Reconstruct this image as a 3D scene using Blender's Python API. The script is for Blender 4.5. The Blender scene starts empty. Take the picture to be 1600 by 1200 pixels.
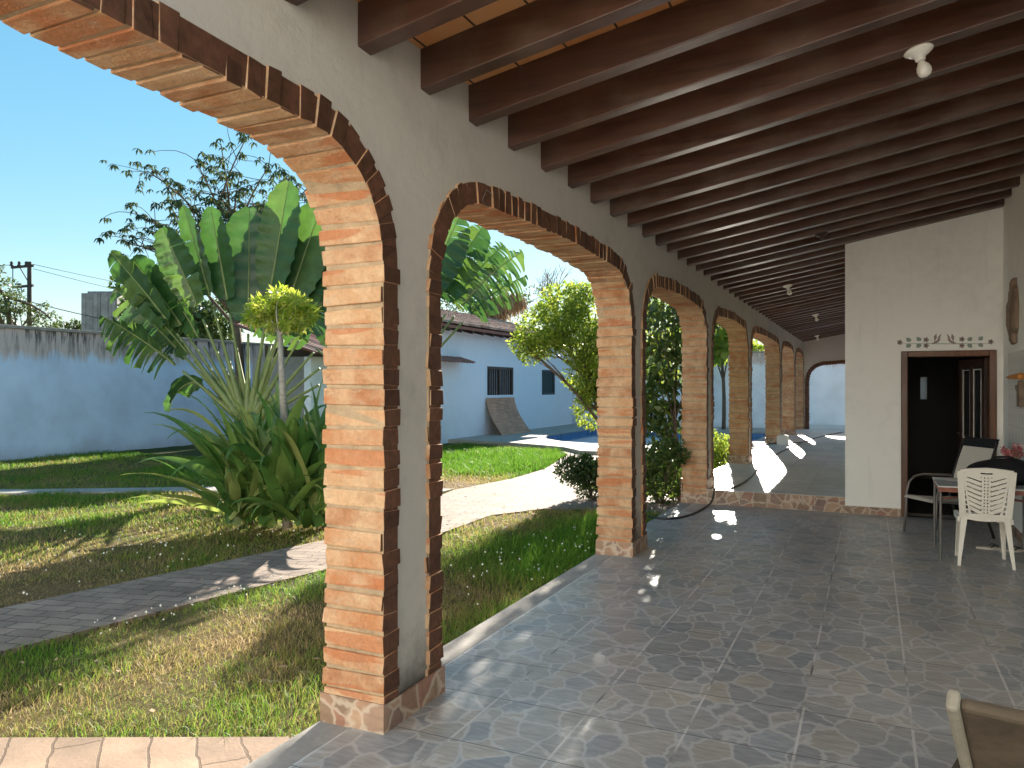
import bpy, math, random
import numpy as np
from mathutils import Vector, Matrix
random.seed(7)
RNG = np.random.default_rng(11)
R = math.radians
scene = bpy.context.scene
C = scene.collection

# ------------------------------------------------------------------ camera
YAW = 25.06
FPX = 1200.0
CAMZ = 1.6
cam = bpy.data.cameras.new("camera")
cam.sensor_width = 36.0
cam.lens = 36.0 * FPX / 1600.0
cam.shift_y = 5.0 / 1600.0
cam.clip_start = 0.05
cam.clip_end = 3000.0
camo = bpy.data.objects.new("camera", cam)
camo.location = (0, 0, CAMZ)
camo.rotation_euler = (R(90), 0, R(YAW))
C.objects.link(camo)
scene.camera = camo

# ------------------------------------------------------------------ light
SUN_EL = 21.0
SUN_AZ = -10.0            # degrees from +Y, negative = towards -X
sd = Vector((math.sin(R(SUN_AZ)) * math.cos(R(SUN_EL)), math.cos(R(SUN_AZ)) * math.cos(R(SUN_EL)), math.sin(R(SUN_EL))))
world = bpy.data.worlds.new("World")
scene.world = world
world.use_nodes = True
wn = world.node_tree
sky = wn.nodes.new("ShaderNodeTexSky")
sky.sky_type = 'NISHITA'
sky.sun_disc = False
sky.sun_elevation = R(SUN_EL)
sky.sun_rotation = R(SUN_AZ)
sky.air_density = 1.15
sky.dust_density = 0.1
sky.ozone_density = 3.0
bg = wn.nodes["Background"]
hs = wn.nodes.new("ShaderNodeHueSaturation")
hs.inputs["Saturation"].default_value = 1.66
hs.inputs["Hue"].default_value = 0.485
gm = wn.nodes.new("ShaderNodeGamma")
gm.inputs[1].default_value = 0.55
wn.links.new(sky.outputs[0], gm.inputs[0])
wn.links.new(gm.outputs[0], hs.inputs["Color"])
wn.links.new(hs.outputs[0], bg.inputs[0])
bg.inputs[1].default_value = 0.078
sun = bpy.data.lights.new("sun", 'SUN')
sun.energy = 4.1
sun.angle = R(0.5)
sun.color = (1.0, 0.91, 0.78)
suno = bpy.data.objects.new("sun", sun)
suno.rotation_euler = sd.to_track_quat('Z', 'Y').to_euler()
suno.location = (-10, 40, 30)
C.objects.link(suno)
scene.view_settings.view_transform = 'Standard'
scene.view_settings.look = 'None'
scene.view_settings.exposure = 2.3
scene.view_settings.gamma = 1.0
scene.render.engine = 'CYCLES'
scene.cycles.max_bounces = 8
scene.cycles.diffuse_bounces = 5
scene.cycles.transparent_max_bounces = 12

# ------------------------------------------------------------------ pixel helpers (measuring the photograph)
SN, CS = math.sin(R(YAW)), math.cos(R(YAW))
def at(px, py, d):
    u = (px - 800.0) / FPX
    return Vector((d * (-SN + u * CS), d * (CS + u * SN), CAMZ + (605.0 - py) / FPX * d))
def gp(px, py, z=0.0):
    return at(px, py, (CAMZ - z) * FPX / (py - 605.0))

# ------------------------------------------------------------------ material helpers
def mkmat(name, rough=0.6, spec=0.4):
    m = bpy.data.materials.new(name)
    m.use_nodes = True
    nt = m.node_tree
    b = nt.nodes["Principled BSDF"]
    b.inputs["Roughness"].default_value = rough
    b.inputs["Specular IOR Level"].default_value = spec
    return m, nt, b
def L(nt, a, b):
    nt.links.new(a, b)
def setin(nt, sock, v):
    if isinstance(v, bpy.types.NodeSocket):
        L(nt, v, sock)
    elif v is not None:
        if isinstance(v, tuple) and len(v) == 3 and sock.type == 'RGBA':
            v = (*v, 1.0)
        sock.default_value = v
def coords(nt, kind="Object", scale=(1, 1, 1), rot=(0, 0, 0), loc=(0, 0, 0)):
    t = nt.nodes.new("ShaderNodeTexCoord")
    mp = nt.nodes.new("ShaderNodeMapping")
    mp.inputs["Scale"].default_value = scale
    mp.inputs["Rotation"].default_value = rot
    mp.inputs["Location"].default_value = loc
    L(nt, t.outputs[kind], mp.inputs["Vector"])
    return mp.outputs[0]
def noise(nt, vec, scale, detail=4.0, rough=0.55, out="Fac"):
    n = nt.nodes.new("ShaderNodeTexNoise")
    n.inputs["Scale"].default_value = scale
    n.inputs["Detail"].default_value = detail
    n.inputs["Roughness"].default_value = rough
    if vec is not None:
        L(nt, vec, n.inputs["Vector"])
    return n.outputs[out]
def ramp(nt, fac, stops, interp='LINEAR'):
    n = nt.nodes.new("ShaderNodeValToRGB")
    n.color_ramp.interpolation = interp
    el = n.color_ramp.elements
    while len(el) < len(stops):
        el.new(0.5)
    for e, (p, c) in zip(el, stops):
        e.position = p
        if not isinstance(c, tuple):
            c = (c, c, c)
        e.color = (*c, 1.0)
    L(nt, fac, n.inputs[0])
    return n.outputs[0]
def mix(nt, fac, a, b, mode='MIX'):
    n = nt.nodes.new("ShaderNodeMix")
    n.data_type = 'RGBA'
    n.blend_type = mode
    setin(nt, n.inputs[0], fac)
    setin(nt, n.inputs[6], a)
    setin(nt, n.inputs[7], b)
    return n.outputs[2]
def mth(nt, op, a, b=None, c=None, clamp=False):
    n = nt.nodes.new("ShaderNodeMath")
    n.operation = op
    n.use_clamp = clamp
    for k, v in enumerate((a, b, c)):
        if v is not None:
            setin(nt, n.inputs[k], v)
    return n.outputs[0]
def bump(nt, b, h, strength=0.3, dist=0.01):
    n = nt.nodes.new("ShaderNodeBump")
    n.inputs["Strength"].default_value = strength
    n.inputs["Distance"].default_value = dist
    L(nt, h, n.inputs["Height"])
    L(nt, n.outputs[0], b.inputs["Normal"])
def island(nt):
    return nt.nodes.new("ShaderNodeNewGeometry").outputs["Random Per Island"]
def sep(nt, vec):
    n = nt.nodes.new("ShaderNodeSeparateXYZ")
    L(nt, vec, n.inputs[0])
    return n.outputs
def sc3(c, k):
    return tuple(min(1.0, v * k) for v in c)

def simple(name, col, rough=0.6, var=0.18, scale=8.0, bmp=0.15, spec=0.4, metallic=0.0, scl=(1, 1, 1), bdist=0.004):
    m, nt, b = mkmat(name, rough, spec)
    v = coords(nt, scale=scl)
    n1 = noise(nt, v, scale, 5)
    n2 = noise(nt, v, scale * 6, 3)
    f = mth(nt, 'ADD', mth(nt, 'MULTIPLY', n1, 0.7), mth(nt, 'MULTIPLY', n2, 0.3))
    c = ramp(nt, f, [(0.3, sc3(col, 1 - var)), (0.5, col), (0.7, sc3(col, 1 + var))])
    L(nt, c, b.inputs["Base Color"])
    L(nt, ramp(nt, n1, [(0.3, max(0.02, rough - 0.1)), (0.7, min(1, rough + 0.1))]), b.inputs["Roughness"])
    b.inputs["Metallic"].default_value = metallic
    if bmp > 0:
        bump(nt, b, n2, bmp, bdist)
    return m

# ------------------------------------------------------------------ materials
def m_plaster(name, col, stain=0.10, grime=0.0, gz=0.0):
    m, nt, b = mkmat(name, 0.85, 0.2)
    v = coords(nt)
    big = noise(nt, v, 0.9, 6, 0.6)
    fine = noise(nt, v, 60, 4, 0.7)
    med = noise(nt, v, 9, 5, 0.6)
    c = ramp(nt, mth(nt, 'ADD', mth(nt, 'MULTIPLY', big, 0.6), mth(nt, 'MULTIPLY', med, 0.4)),
             [(0.3, sc3(col, 1 - stain * 2)), (0.5, col), (0.75, sc3(col, 1 + stain * 0.5))])
    if grime:
        z = sep(nt, v)[2]
        g = mth(nt, 'ADD', mth(nt, 'SUBTRACT', z, gz), mth(nt, 'MULTIPLY', mth(nt, 'SUBTRACT', noise(nt, v, 5, 5, 0.7), 0.5), 0.5))
        c = mix(nt, ramp(nt, g, [(0.08, grime), (0.36, 0.0)]), c, (0.07, 0.06, 0.05))
    drip = noise(nt, coords(nt, scale=(5, 5, 0.5)), 1.5, 5, 0.7)
    c = mix(nt, ramp(nt, drip, [(0.58, 0.0), (0.75, 0.22)]), c, sc3(col, 0.55))
    spk = ramp(nt, noise(nt, v, 38, 2, 0.5), [(0.74, 0.0), (0.78, 0.5)])
    c = mix(nt, spk, c, sc3(col, 0.6))
    L(nt, c, b.inputs["Base Color"])
    trow = noise(nt, coords(nt, scale=(1, 1, 1.6), rot=(0.4, 0.3, 0.2)), 3.0, 4, 0.5)
    bump(nt, b, mth(nt, 'ADD', mth(nt, 'MULTIPLY', fine, 0.45), mth(nt, 'ADD', med, mth(nt, 'MULTIPLY', trow, 2.0))), 0.4, 0.008)
    return m
M = {}
M['plaster'] = m_plaster('cream plaster', (0.50, 0.47, 0.425), 0.10, 0.8, 0.05)
M['white_plaster'] = m_plaster('white plaster', (0.84, 0.83, 0.79), 0.05)

def m_brick():
    m, nt, b = mkmat('fired brick', 0.8, 0.3)
    v = coords(nt)
    isl = island(nt)
    base = ramp(nt, isl, [(0.0, (0.38, 0.165, 0.075)), (0.3, (0.47, 0.245, 0.12)), (0.55, (0.53, 0.32, 0.165)), (0.78, (0.45, 0.195, 0.085)), (1.0, (0.57, 0.37, 0.21))])
    n1 = noise(nt, v, 6, 5, 0.6)
    n2 = noise(nt, v, 45, 5, 0.65)
    c = mix(nt, ramp(nt, n1, [(0.38, 0.0), (0.66, 0.8)]), base, (0.60, 0.43, 0.27))
    # part of a brick fired darker or lighter, grey mortar smears
    hb = noise(nt, coords(nt, scale=(1.0, 3.0, 9.0)), 1.6, 2, 0.4)
    c = mix(nt, ramp(nt, hb, [(0.60, 0.0), (0.64, 0.65)]), c, (0.44, 0.15, 0.06))
    c = mix(nt, ramp(nt, noise(nt, coords(nt, scale=(1, 1, 2.5)), 8, 6, 0.75), [(0.56, 0.0), (0.68, 0.55)]), c, (0.46, 0.37, 0.27))
    dk = ramp(nt, noise(nt, v, 2.6, 6, 0.7), [(0.58, 0.0), (0.74, 0.5)])
    c = mix(nt, dk, c, (0.25, 0.09, 0.045))
    c = mix(nt, ramp(nt, noise(nt, v, 160, 2), [(0.70, 0.0), (0.78, 0.8)]), c, (0.12, 0.06, 0.035))
    c = mix(nt, 0.35, c, mix(nt, 1.0, c, ramp(nt, n2, [(0.3, 0.6), (0.7, 1.25)]), 'MULTIPLY'))
    L(nt, c, b.inputs["Base Color"])
    bump(nt, b, mth(nt, 'ADD', n2, mth(nt, 'MULTIPLY', n1, 1.2)), 0.8, 0.014)
    return m
M['brick'] = m_brick()
M['mortar'] = simple('sandy mortar', (0.38, 0.285, 0.185), 0.95, 0.3, 12, 0.6, 0.1, bdist=0.008)

def m_wood(name, col, rough=0.4, axis='X', spec=0.5, dust=0.0):
    m, nt, b = mkmat(name, rough, spec)
    s = {'X': (0.6, 9, 9), 'Y': (9, 0.6, 9), 'Z': (9, 9, 0.6)}[axis]
    v = coords(nt, scale=s)
    isl = island(nt)
    n1 = noise(nt, v, 3.0, 6, 0.6)
    n2 = noise(nt, v, 14.0, 4, 0.6)
    vv = coords(nt)
    blot = noise(nt, vv, 1.7, 5, 0.6)
    c = ramp(nt, n1, [(0.25, sc3(col, 0.55)), (0.5, col), (0.8, sc3(col, 1.5))])
    c = mix(nt, 0.6, c, mix(nt, 1.0, c, ramp(nt, blot, [(0.3, 0.6), (0.7, 1.35)]), 'MULTIPLY'))
    c = mix(nt, 0.8, c, mix(nt, 1.0, c, ramp(nt, isl, [(0, 0.62), (0.5, 1.0), (1, 1.45)]), 'MULTIPLY'))
    if dust:
        sp = ramp(nt, noise(nt, vv, 55, 2), [(0.76, 0.0), (0.8, 0.6)])
        c = mix(nt, sp, c, (0.35, 0.28, 0.22))
        c = mix(nt, ramp(nt, noise(nt, vv, 2.4, 5), [(0.5, 0.0), (0.75, dust)]), c, (0.17, 0.13, 0.10))
    L(nt, c, b.inputs["Base Color"])
    L(nt, ramp(nt, blot, [(0.3, rough - 0.1), (0.7, rough + 0.15)]), b.inputs["Roughness"])
    bump(nt, b, mth(nt, 'ADD', n1, mth(nt, 'MULTIPLY', n2, 0.5)), 0.25, 0.004)
    return m
M['beam'] = m_wood('dark varnished beam', (0.095, 0.043, 0.027), 0.38, 'X', 0.6, 0.6)
M['brick_dark'] = m_wood('dark brown brick end', (0.105, 0.046, 0.026), 0.6, 'X', 0.35)  # darker brown for patio-side brick ends and mortar, and the end arch
M['door_wood'] = m_wood('reddish brown door wood', (0.11, 0.042, 0.018), 0.4, 'Z')
M['dark_wood'] = m_wood('dark brown wood', (0.05, 0.026, 0.02), 0.5, 'Z')
M['ply'] = m_wood('weathered plywood', (0.50, 0.27, 0.175), 0.8, 'Y')

def m_ceiling():
    m, nt, b = mkmat('orange clay ceiling tile', 0.8, 0.2)
    v = coords(nt)
    x, y, z = sep(nt, v)
    fx = mth(nt, 'PINGPONG', mth(nt, 'ADD', x, 0.07), 0.14)
    j = mth(nt, 'LESS_THAN', fx, 0.006)
    cell = nt.nodes.new("ShaderNodeTexWhiteNoise")
    cell.noise_dimensions = '2D'
    cb = nt.nodes.new("ShaderNodeCombineXYZ")
    L(nt, mth(nt, 'FLOOR', mth(nt, 'DIVIDE', mth(nt, 'ADD', x, 0.07), 0.28)), cb.inputs[0])
    L(nt, mth(nt, 'FLOOR', mth(nt, 'DIVIDE', y, 0.515)), cb.inputs[1])
    L(nt, cb.outputs[0], cell.inputs["Vector"])
    c = ramp(nt, cell.outputs["Value"], [(0, (0.50, 0.18, 0.06)), (0.5, (0.60, 0.26, 0.09)), (1, (0.66, 0.33, 0.14))])
    c = mix(nt, ramp(nt, noise(nt, v, 7, 5), [(0.4, 0.0), (0.7, 0.5)]), c, (0.62, 0.36, 0.18))
    c = mix(nt, j, c, (0.05, 0.03, 0.02))
    L(nt, c, b.inputs["Base Color"])
    bump(nt, b, noise(nt, v, 40, 4), 0.3, 0.005)
    return m
M['ceiling'] = m_ceiling()

def m_flag(name, cscale, cols, joint, rough, tile=None, bmpz=0.2, dirt=0.35, zmap=False, spec=0.5, jw=0.045):
    """printed flagstone tile: irregular stones with pale lines, optional square tile joints"""
    m, nt, b = mkmat(name, rough, spec)
    v0 = coords(nt)
    v = coords(nt, scale=(cscale, cscale * 0.8, cscale))
    wob = nt.nodes.new("ShaderNodeVectorMath"); wob.operation = 'MULTIPLY_ADD'
    nz = noise(nt, v, 1.3, 3, 0.6, "Color")
    L(nt, nz, wob.inputs[0]); wob.inputs[1].default_value = (0.55, 0.55, 0.55); L(nt, v, wob.inputs[2])
    def vor(feat):
        n = nt.nodes.new("ShaderNodeTexVoronoi")
        n.feature = feat
        n.inputs["Scale"].default_value = 1.0
        n.inputs["Randomness"].default_value = 0.95
        L(nt, wob.outputs[0], n.inputs["Vector"])
        return n
    e = vor('DISTANCE_TO_EDGE').outputs["Distance"]
    cc = vor('F1').outputs["Color"]
    s = nt.nodes.new("ShaderNodeSeparateColor"); L(nt, cc, s.inputs[0])
    stone = ramp(nt, s.outputs[0], [(i / (len(cols) - 1), c) for i, c in enumerate(cols)])
    streak = noise(nt, coords(nt, scale=(3, 14, 8), rot=(0, 0, 0.35)), 3.0, 5, 0.6)
    stone = mix(nt, 0.8, stone, mix(nt, 1.0, stone, ramp(nt, streak, [(0.3, 0.7), (0.7, 1.25)]), 'MULTIPLY'))
    edge = ramp(nt, e, [(jw * 0.45, 1.0), (jw * 1.5, 0.0)])
    c = mix(nt, mth(nt, 'MULTIPLY', edge, 0.62), stone, joint)
    big = noise(nt, v0, 0.7, 5, 0.6)
    c = mix(nt, dirt, c, mix(nt, 1.0, c, ramp(nt, big, [(0.3, 0.55), (0.7, 1.3)]), 'MULTIPLY'))
    h = mth(nt, 'SUBTRACT', streak, mth(nt, 'MULTIPLY', edge, 0.8))
    rr = ramp(nt, noise(nt, v0, 5, 5), [(0.3, rough - 0.08), (0.7, rough + 0.12)])
    if tile:
        tx, ty, ox, oy = tile
        x, y, z = sep(nt, v0)
        jx = mth(nt, 'PINGPONG', mth(nt, 'SUBTRACT', x, ox), tx / 2)
        jy = mth(nt, 'PINGPONG', mth(nt, 'SUBTRACT', y, oy), ty / 2)
        jj = mth(nt, 'LESS_THAN', jx, 0.006)
        jk = mth(nt, 'LESS_THAN', jy, 0.0032)
        # printing differs a little from tile to tile
        wn_ = nt.nodes.new("ShaderNodeTexWhiteNoise"); wn_.noise_dimensions = '2D'
        cb = nt.nodes.new("ShaderNodeCombineXYZ")
        L(nt, mth(nt, 'FLOOR', mth(nt, 'DIVIDE', mth(nt, 'SUBTRACT', x, ox), tx)), cb.inputs[0])
        L(nt, mth(nt, 'FLOOR', mth(nt, 'DIVIDE', mth(nt, 'SUBTRACT', y, oy), ty)), cb.inputs[1])
        L(nt, cb.outputs[0], wn_.inputs["Vector"])
        c = mix(nt, 0.5, c, mix(nt, 1.0, c, ramp(nt, wn_.outputs["Value"], [(0, 0.85), (1, 1.12)]), 'MULTIPLY'))
        c = mix(nt, jj, c, ramp(nt, noise(nt, v0, 2.5, 3), [(0.34, (0.13, 0.13, 0.13)), (0.52, (0.56, 0.54, 0.52))]))
        c = mix(nt, jk, c, (0.10, 0.10, 0.10))
    L(nt, c, b.inputs["Base Color"])
    L(nt, rr, b.inputs["Roughness"])
    bump(nt, b, h, bmpz, 0.003)
    return m
FL = [(0.27, 0.285, 0.305), (0.38, 0.355, 0.32), (0.34, 0.34, 0.345), (0.29, 0.295, 0.305), (0.42, 0.38, 0.33), (0.34, 0.35, 0.37)]
M['floor'] = m_flag('flagstone print floor tile', 6.2, FL, (0.54, 0.53, 0.52), 0.36, (0.478, 0.5, 0.175, 3.05), bmpz=0.10)
FL2 = [(0.58, 0.545, 0.50), (0.64, 0.605, 0.56), (0.60, 0.57, 0.53), (0.66, 0.62, 0.57)]
M['floor2'] = m_flag('beige grey floor tile', 5.5, FL2, (0.66, 0.62, 0.57), 0.40, (0.478, 0.5, 0.175, 10.9), jw=0.02, bmpz=0.08)
RS = [(0.30, 0.15, 0.10), (0.22, 0.15, 0.10), (0.36, 0.22, 0.14), (0.20, 0.13, 0.11), (0.40, 0.26, 0.17)]
M['skirt'] = m_flag('brown flagstone skirting tile', 7.5, RS, (0.55, 0.46, 0.36), 0.45, None, 0.25, 0.2, jw=0.06)

def m_lawn():
    m, nt, b = mkmat('lawn soil and thatch', 0.95, 0.1)
    v = coords(nt)
    at_ = nt.nodes.new("ShaderNodeAttribute"); at_.attribute_name = "dry"
    n1 = noise(nt, v, 14, 6, 0.7)
    n2 = noise(nt, v, 90, 4, 0.7)
    dry = ramp(nt, n2, [(0.3, (0.10, 0.065, 0.035)), (0.55, (0.20, 0.135, 0.065)), (0.75, (0.30, 0.22, 0.11))])
    grn = ramp(nt, n2, [(0.3, (0.03, 0.045, 0.012)), (0.6, (0.075, 0.10, 0.03)), (0.8, (0.14, 0.15, 0.05))])
    f = mth(nt, 'ADD', at_.outputs["Fac"], mth(nt, 'MULTIPLY', mth(nt, 'SUBTRACT', n1, 0.5), 0.8), clamp=True)
    c = mix(nt, f, grn, dry)
    L(nt, c, b.inputs["Base Color"])
    bump(nt, b, mth(nt, 'ADD', n2, n1), 0.8, 0.03)
    return m
M['lawn'] = m_lawn()

def m_blade():
    m, nt, b = mkmat('grass blade', 0.55, 0.3)
    at_ = nt.nodes.new("ShaderNodeAttribute"); at_.attribute_name = "dry"
    isl = island(nt)
    f = mth(nt, 'ADD', at_.outputs["Fac"], mth(nt, 'MULTIPLY', mth(nt, 'SUBTRACT', isl, 0.5), 0.7), clamp=True)
    c = ramp(nt, f, [(0.0, (0.09, 0.22, 0.02)), (0.3, (0.17, 0.29, 0.035)), (0.58, (0.26, 0.26, 0.065)), (0.85, (0.34, 0.245, 0.105)), (1.0, (0.43, 0.33, 0.17))])
    L(nt, c, b.inputs["Base Color"])
    tr = nt.nodes.new("ShaderNodeBsdfTranslucent")
    L(nt, c, tr.inputs[0])
    mx = nt.nodes.new("ShaderNodeMixShader"); mx.inputs[0].default_value = 0.5
    L(nt, b.outputs[0], mx.inputs[1]); L(nt, tr.outputs[0], mx.inputs[2])
    L(nt, mx.outputs[0], nt.nodes["Material Output"].inputs[0])
    return m
M['blade'] = m_blade()

def m_leaf(name, cols, trans=0.4, rough=0.4, vein=False, tcol=None):
    m, nt, b = mkmat(name, rough, 0.45)
    isl = island(nt)
    v = coords(nt)
    c = ramp(nt, isl, [(i / (len(cols) - 1), k) for i, k in enumerate(cols)])
    nz = noise(nt, v, 5, 4)
    c = mix(nt, 0.6, c, mix(nt, 1.0, c, ramp(nt, nz, [(0.3, 0.65), (0.7, 1.35)]), 'MULTIPLY'))
    L(nt, c, b.inputs["Base Color"])
    tr = nt.nodes.new("ShaderNodeBsdfTranslucent")
    L(nt, mix(nt, 1.0, c, tcol or (1.0, 1.0, 0.7), 'MULTIPLY'), tr.inputs[0])
    mx = nt.nodes.new("ShaderNodeMixShader"); mx.inputs[0].default_value = trans
    L(nt, b.outputs[0], mx.inputs[1]); L(nt, tr.outputs[0], mx.inputs[2])
    L(nt, mx.outputs[0], nt.nodes["Material Output"].inputs[0])
    return m
M['leaf_lime'] = m_leaf('lime tree leaf', [(0.14, 0.23, 0.03), (0.22, 0.32, 0.04), (0.32, 0.40, 0.06), (0.44, 0.47, 0.10)], 0.62)
M['leaf_dark'] = m_leaf('dark glossy leaf', [(0.02, 0.05, 0.018), (0.04, 0.08, 0.025), (0.07, 0.11, 0.03)], 0.35, 0.3)
M['leaf_mid'] = m_leaf('mid green leaf', [(0.04, 0.09, 0.02), (0.08, 0.13, 0.03), (0.13, 0.17, 0.045)], 0.4)
M['leaf_sparse'] = m_leaf('drooping tree leaf', [(0.02, 0.045, 0.02), (0.05, 0.08, 0.03), (0.13, 0.15, 0.05)], 0.3)
M['leaf_far'] = m_leaf('distant foliage leaf', [(0.05, 0.085, 0.03), (0.09, 0.13, 0.045), (0.14, 0.18, 0.06)], 0.4)
M['leaf_palm'] = m_leaf('traveller palm leaf', [(0.035, 0.09, 0.035), (0.05, 0.12, 0.04), (0.07, 0.14, 0.045), (0.11, 0.18, 0.05)], 0.38, 0.36, tcol=(0.95, 1.0, 0.5))
M['leaf_strap'] = m_leaf('strap leaf', [(0.07, 0.17, 0.04), (0.11, 0.22, 0.05), (0.18, 0.28, 0.07), (0.32, 0.36, 0.12)], 0.42, 0.38)
M['leaf_papaya'] = m_leaf('yellow green leaf', [(0.28, 0.40, 0.04), (0.38, 0.48, 0.06), (0.46, 0.52, 0.09), (0.52, 0.50, 0.13)], 0.6)
M['petal_red'] = m_leaf('red petal', [(0.35, 0.05, 0.07), (0.5, 0.14, 0.15), (0.7, 0.42, 0.42)], 0.3)
M['thatch'] = m_leaf('dead straw leaf', [(0.20, 0.12, 0.06), (0.32, 0.21, 0.12), (0.40, 0.29, 0.18)], 0.2, 0.8)
M['stalk'] = simple('green palm stalk', (0.17, 0.21, 0.07), 0.5, 0.3, 6, 0.1)
M['bark'] = simple('grey brown bark', (0.14, 0.105, 0.075), 0.9, 0.4, 14, 0.8, 0.1, bdist=0.01)
M['bark_pale'] = simple('pale papaya bark', (0.34, 0.31, 0.26), 0.85, 0.35, 18, 0.6, 0.1, scl=(1, 1, 2.5))
M['flower'] = simple('white clover petal', (0.75, 0.75, 0.68), 0.7, 0.1)

def m_paver(name, col, rotz, s=1.0, sq=(0.24, 0.12), mk=0.33, wob_k=0.02):
    m, nt, b = mkmat(name, 0.85, 0.25)
    v = coords(nt, rot=(0, 0, rotz))
    br = nt.nodes.new("ShaderNodeTexBrick")
    br.inputs["Scale"].default_value = 1.0
    br.inputs["Brick Width"].default_value = sq[0]
    br.inputs["Row Height"].default_value = sq[1]
    br.inputs["Mortar Size"].default_value = 0.007
    br.inputs["Mortar Smooth"].default_value = 0.3
    br.inputs["Color1"].default_value = (*sc3(col, 0.85), 1)
    br.inputs["Color2"].default_value = (*sc3(col, 1.15), 1)
    br.inputs["Mortar"].default_value = (*sc3(col, mk), 1)
    wob = nt.nodes.new("ShaderNodeVectorMath"); wob.operation = 'MULTIPLY_ADD'
    L(nt, noise(nt, v, 5, 3, 0.6, "Color"), wob.inputs[0]); wob.inputs[1].default_value = (wob_k, wob_k, 0); L(nt, v, wob.inputs[2])
    L(nt, wob.outputs[0], br.inputs["Vector"])
    n1 = noise(nt, v, 2.2, 6, 0.65)
    c = mix(nt, 0.75, br.outputs["Color"], mix(nt, 1.0, br.outputs["Color"], ramp(nt, n1, [(0.3, 0.55), (0.7, 1.3)]), 'MULTIPLY'))
    n3 = noise(nt, v, 50, 4)
    L(nt, c, b.inputs["Base Color"])
    bump(nt, b, mth(nt, 'SUBTRACT', mth(nt, 'MULTIPLY', n3, 0.5), br.outputs["Fac"]), 0.6, 0.008)
    return m
M['path'] = m_paver('worn pink brick paving', (0.26, 0.20, 0.16), R(-14), 1.0, (0.27, 0.135), 0.4, 0.07)
M['step_path'] = m_paver('tan brick paving', (0.30, 0.215, 0.155), R(40), 1.0, (0.9, 0.2), 0.5, 0.05)
M['concrete'] = simple('grey concrete', (0.33, 0.31, 0.285), 0.85, 0.25, 5, 0.4, 0.2)
M['deck'] = simple('pale pool deck concrete', (0.40, 0.36, 0.32), 0.85, 0.2, 3, 0.3, 0.2)
M['pool_tile'] = m_paver('blue pool tile', (0.13, 0.27, 0.48), 0, 1.0, (0.12, 0.12))

def m_wall(name, col, top, ztop, rot=0.0, band=0.42, streak=0.95):
    """limewashed boundary wall: weathered band and black run-off streaks under the coping"""
    m, nt, b = mkmat(name, 0.9, 0.15)
    v = coords(nt)
    x, y, z = sep(nt, v)
    n1 = noise(nt, v, 1.0, 6, 0.6)
    n2 = noise(nt, v, 30, 4, 0.7)
    c = ramp(nt, n1, [(0.3, sc3(col, 0.84)), (0.55, col), (0.75, sc3(col, 1.08))])
    up = mth(nt, 'SUBTRACT', ztop, z)
    edge = mth(nt, 'ADD', up, mth(nt, 'MULTIPLY', mth(nt, 'SUBTRACT', noise(nt, coords(nt, scale=(1.5, 1.5, 0.4)), 1.6, 5, 0.7), 0.5), 0.9))
    bandf = ramp(nt, mth(nt, 'DIVIDE', edge, band * 2), [(0.62, 1.0), (0.9, 0.0)])
    c = mix(nt, bandf, c, top)
    st = noise(nt, coords(nt, scale=(4, 4, 0.55)), 1.7, 6, 0.7)
    lim = ramp(nt, mth(nt, 'DIVIDE', up, band * 2.2), [(0.08, 1.0), (0.9, 0.0)])
    sf = mth(nt, 'MULTIPLY', ramp(nt, st, [(0.46, 0.0), (0.58, 1.0)]), mth(nt, 'MULTIPLY', lim, streak))
    c = mix(nt, sf, c, (0.045, 0.045, 0.045))
    spl = ramp(nt, mth(nt, 'ADD', z, mth(nt, 'MULTIPLY', n1, 0.5)), [(0.1, 0.35), (0.5, 0.0)])
    c = mix(nt, spl, c, (0.20, 0.19, 0.17))
    L(nt, c, b.inputs["Base Color"])
    bump(nt, b, mth(nt, 'ADD', mth(nt, 'MULTIPLY', n2, 0.4), n1), 0.5, 0.012)
    return m
M['blue_wall'] = m_wall('pale blue limewash wall', (0.60, 0.76, 0.97), (0.60, 0.52, 0.50), 3.0)
M['far_wall'] = m_wall('white limewash wall', (0.84, 0.89, 0.97), (0.68, 0.57, 0.56), 2.95, band=0.3, streak=0.35)
M['casita'] = m_plaster('pale lavender white plaster', (0.85, 0.88, 0.97), 0.04)
M['grey_plaster'] = m_plaster('grey plaster', (0.30, 0.29, 0.28), 0.12)  # grey, much darker than the annex front wall
M['block'] = m_paver('grey concrete block', (0.30, 0.29, 0.28), 0, 1.0, (0.4, 0.2))

def m_rooftile():
    m, nt, b = mkmat('weathered clay roof tile', 0.9, 0.2)
    v = coords(nt)
    c = ramp(nt, noise(nt, v, 5, 6, 0.7), [(0.3, (0.22, 0.12, 0.09)), (0.5, (0.46, 0.28, 0.21)), (0.72, (0.58, 0.44, 0.37))])
    isl = island(nt)
    c = mix(nt, 0.7, c, mix(nt, 1.0, c, ramp(nt, isl, [(0, 0.55), (1, 1.35)]), 'MULTIPLY'))
    L(nt, c, b.inputs["Base Color"])
    bump(nt, b, noise(nt, v, 30, 4), 0.4, 0.01)
    return m
M['rooftile'] = m_rooftile()
M['corrugated'] = simple('dull red corrugated sheet', (0.30, 0.135, 0.105), 0.7, 0.25, 4, 0.2)
M['glass_dark'] = simple('dark window glass', (0.03, 0.035, 0.04), 0.15, 0.1, 4, 0.0, 0.6)
M['white_plastic'] = simple('off white plastic', (0.74, 0.71, 0.64), 0.4, 0.05, 6, 0.03, 0.5)
M['porcelain'] = simple('white porcelain', (0.80, 0.78, 0.72), 0.25, 0.04, 6, 0.0, 0.5)
M['bulb'] = simple('frosted bulb glass', (0.78, 0.76, 0.70), 0.3, 0.04, 6, 0.0, 0.5)
M['metal_grey'] = simple('dull grey tube metal', (0.16, 0.15, 0.14), 0.45, 0.2, 10, 0.05, 0.5, 0.4)
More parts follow.
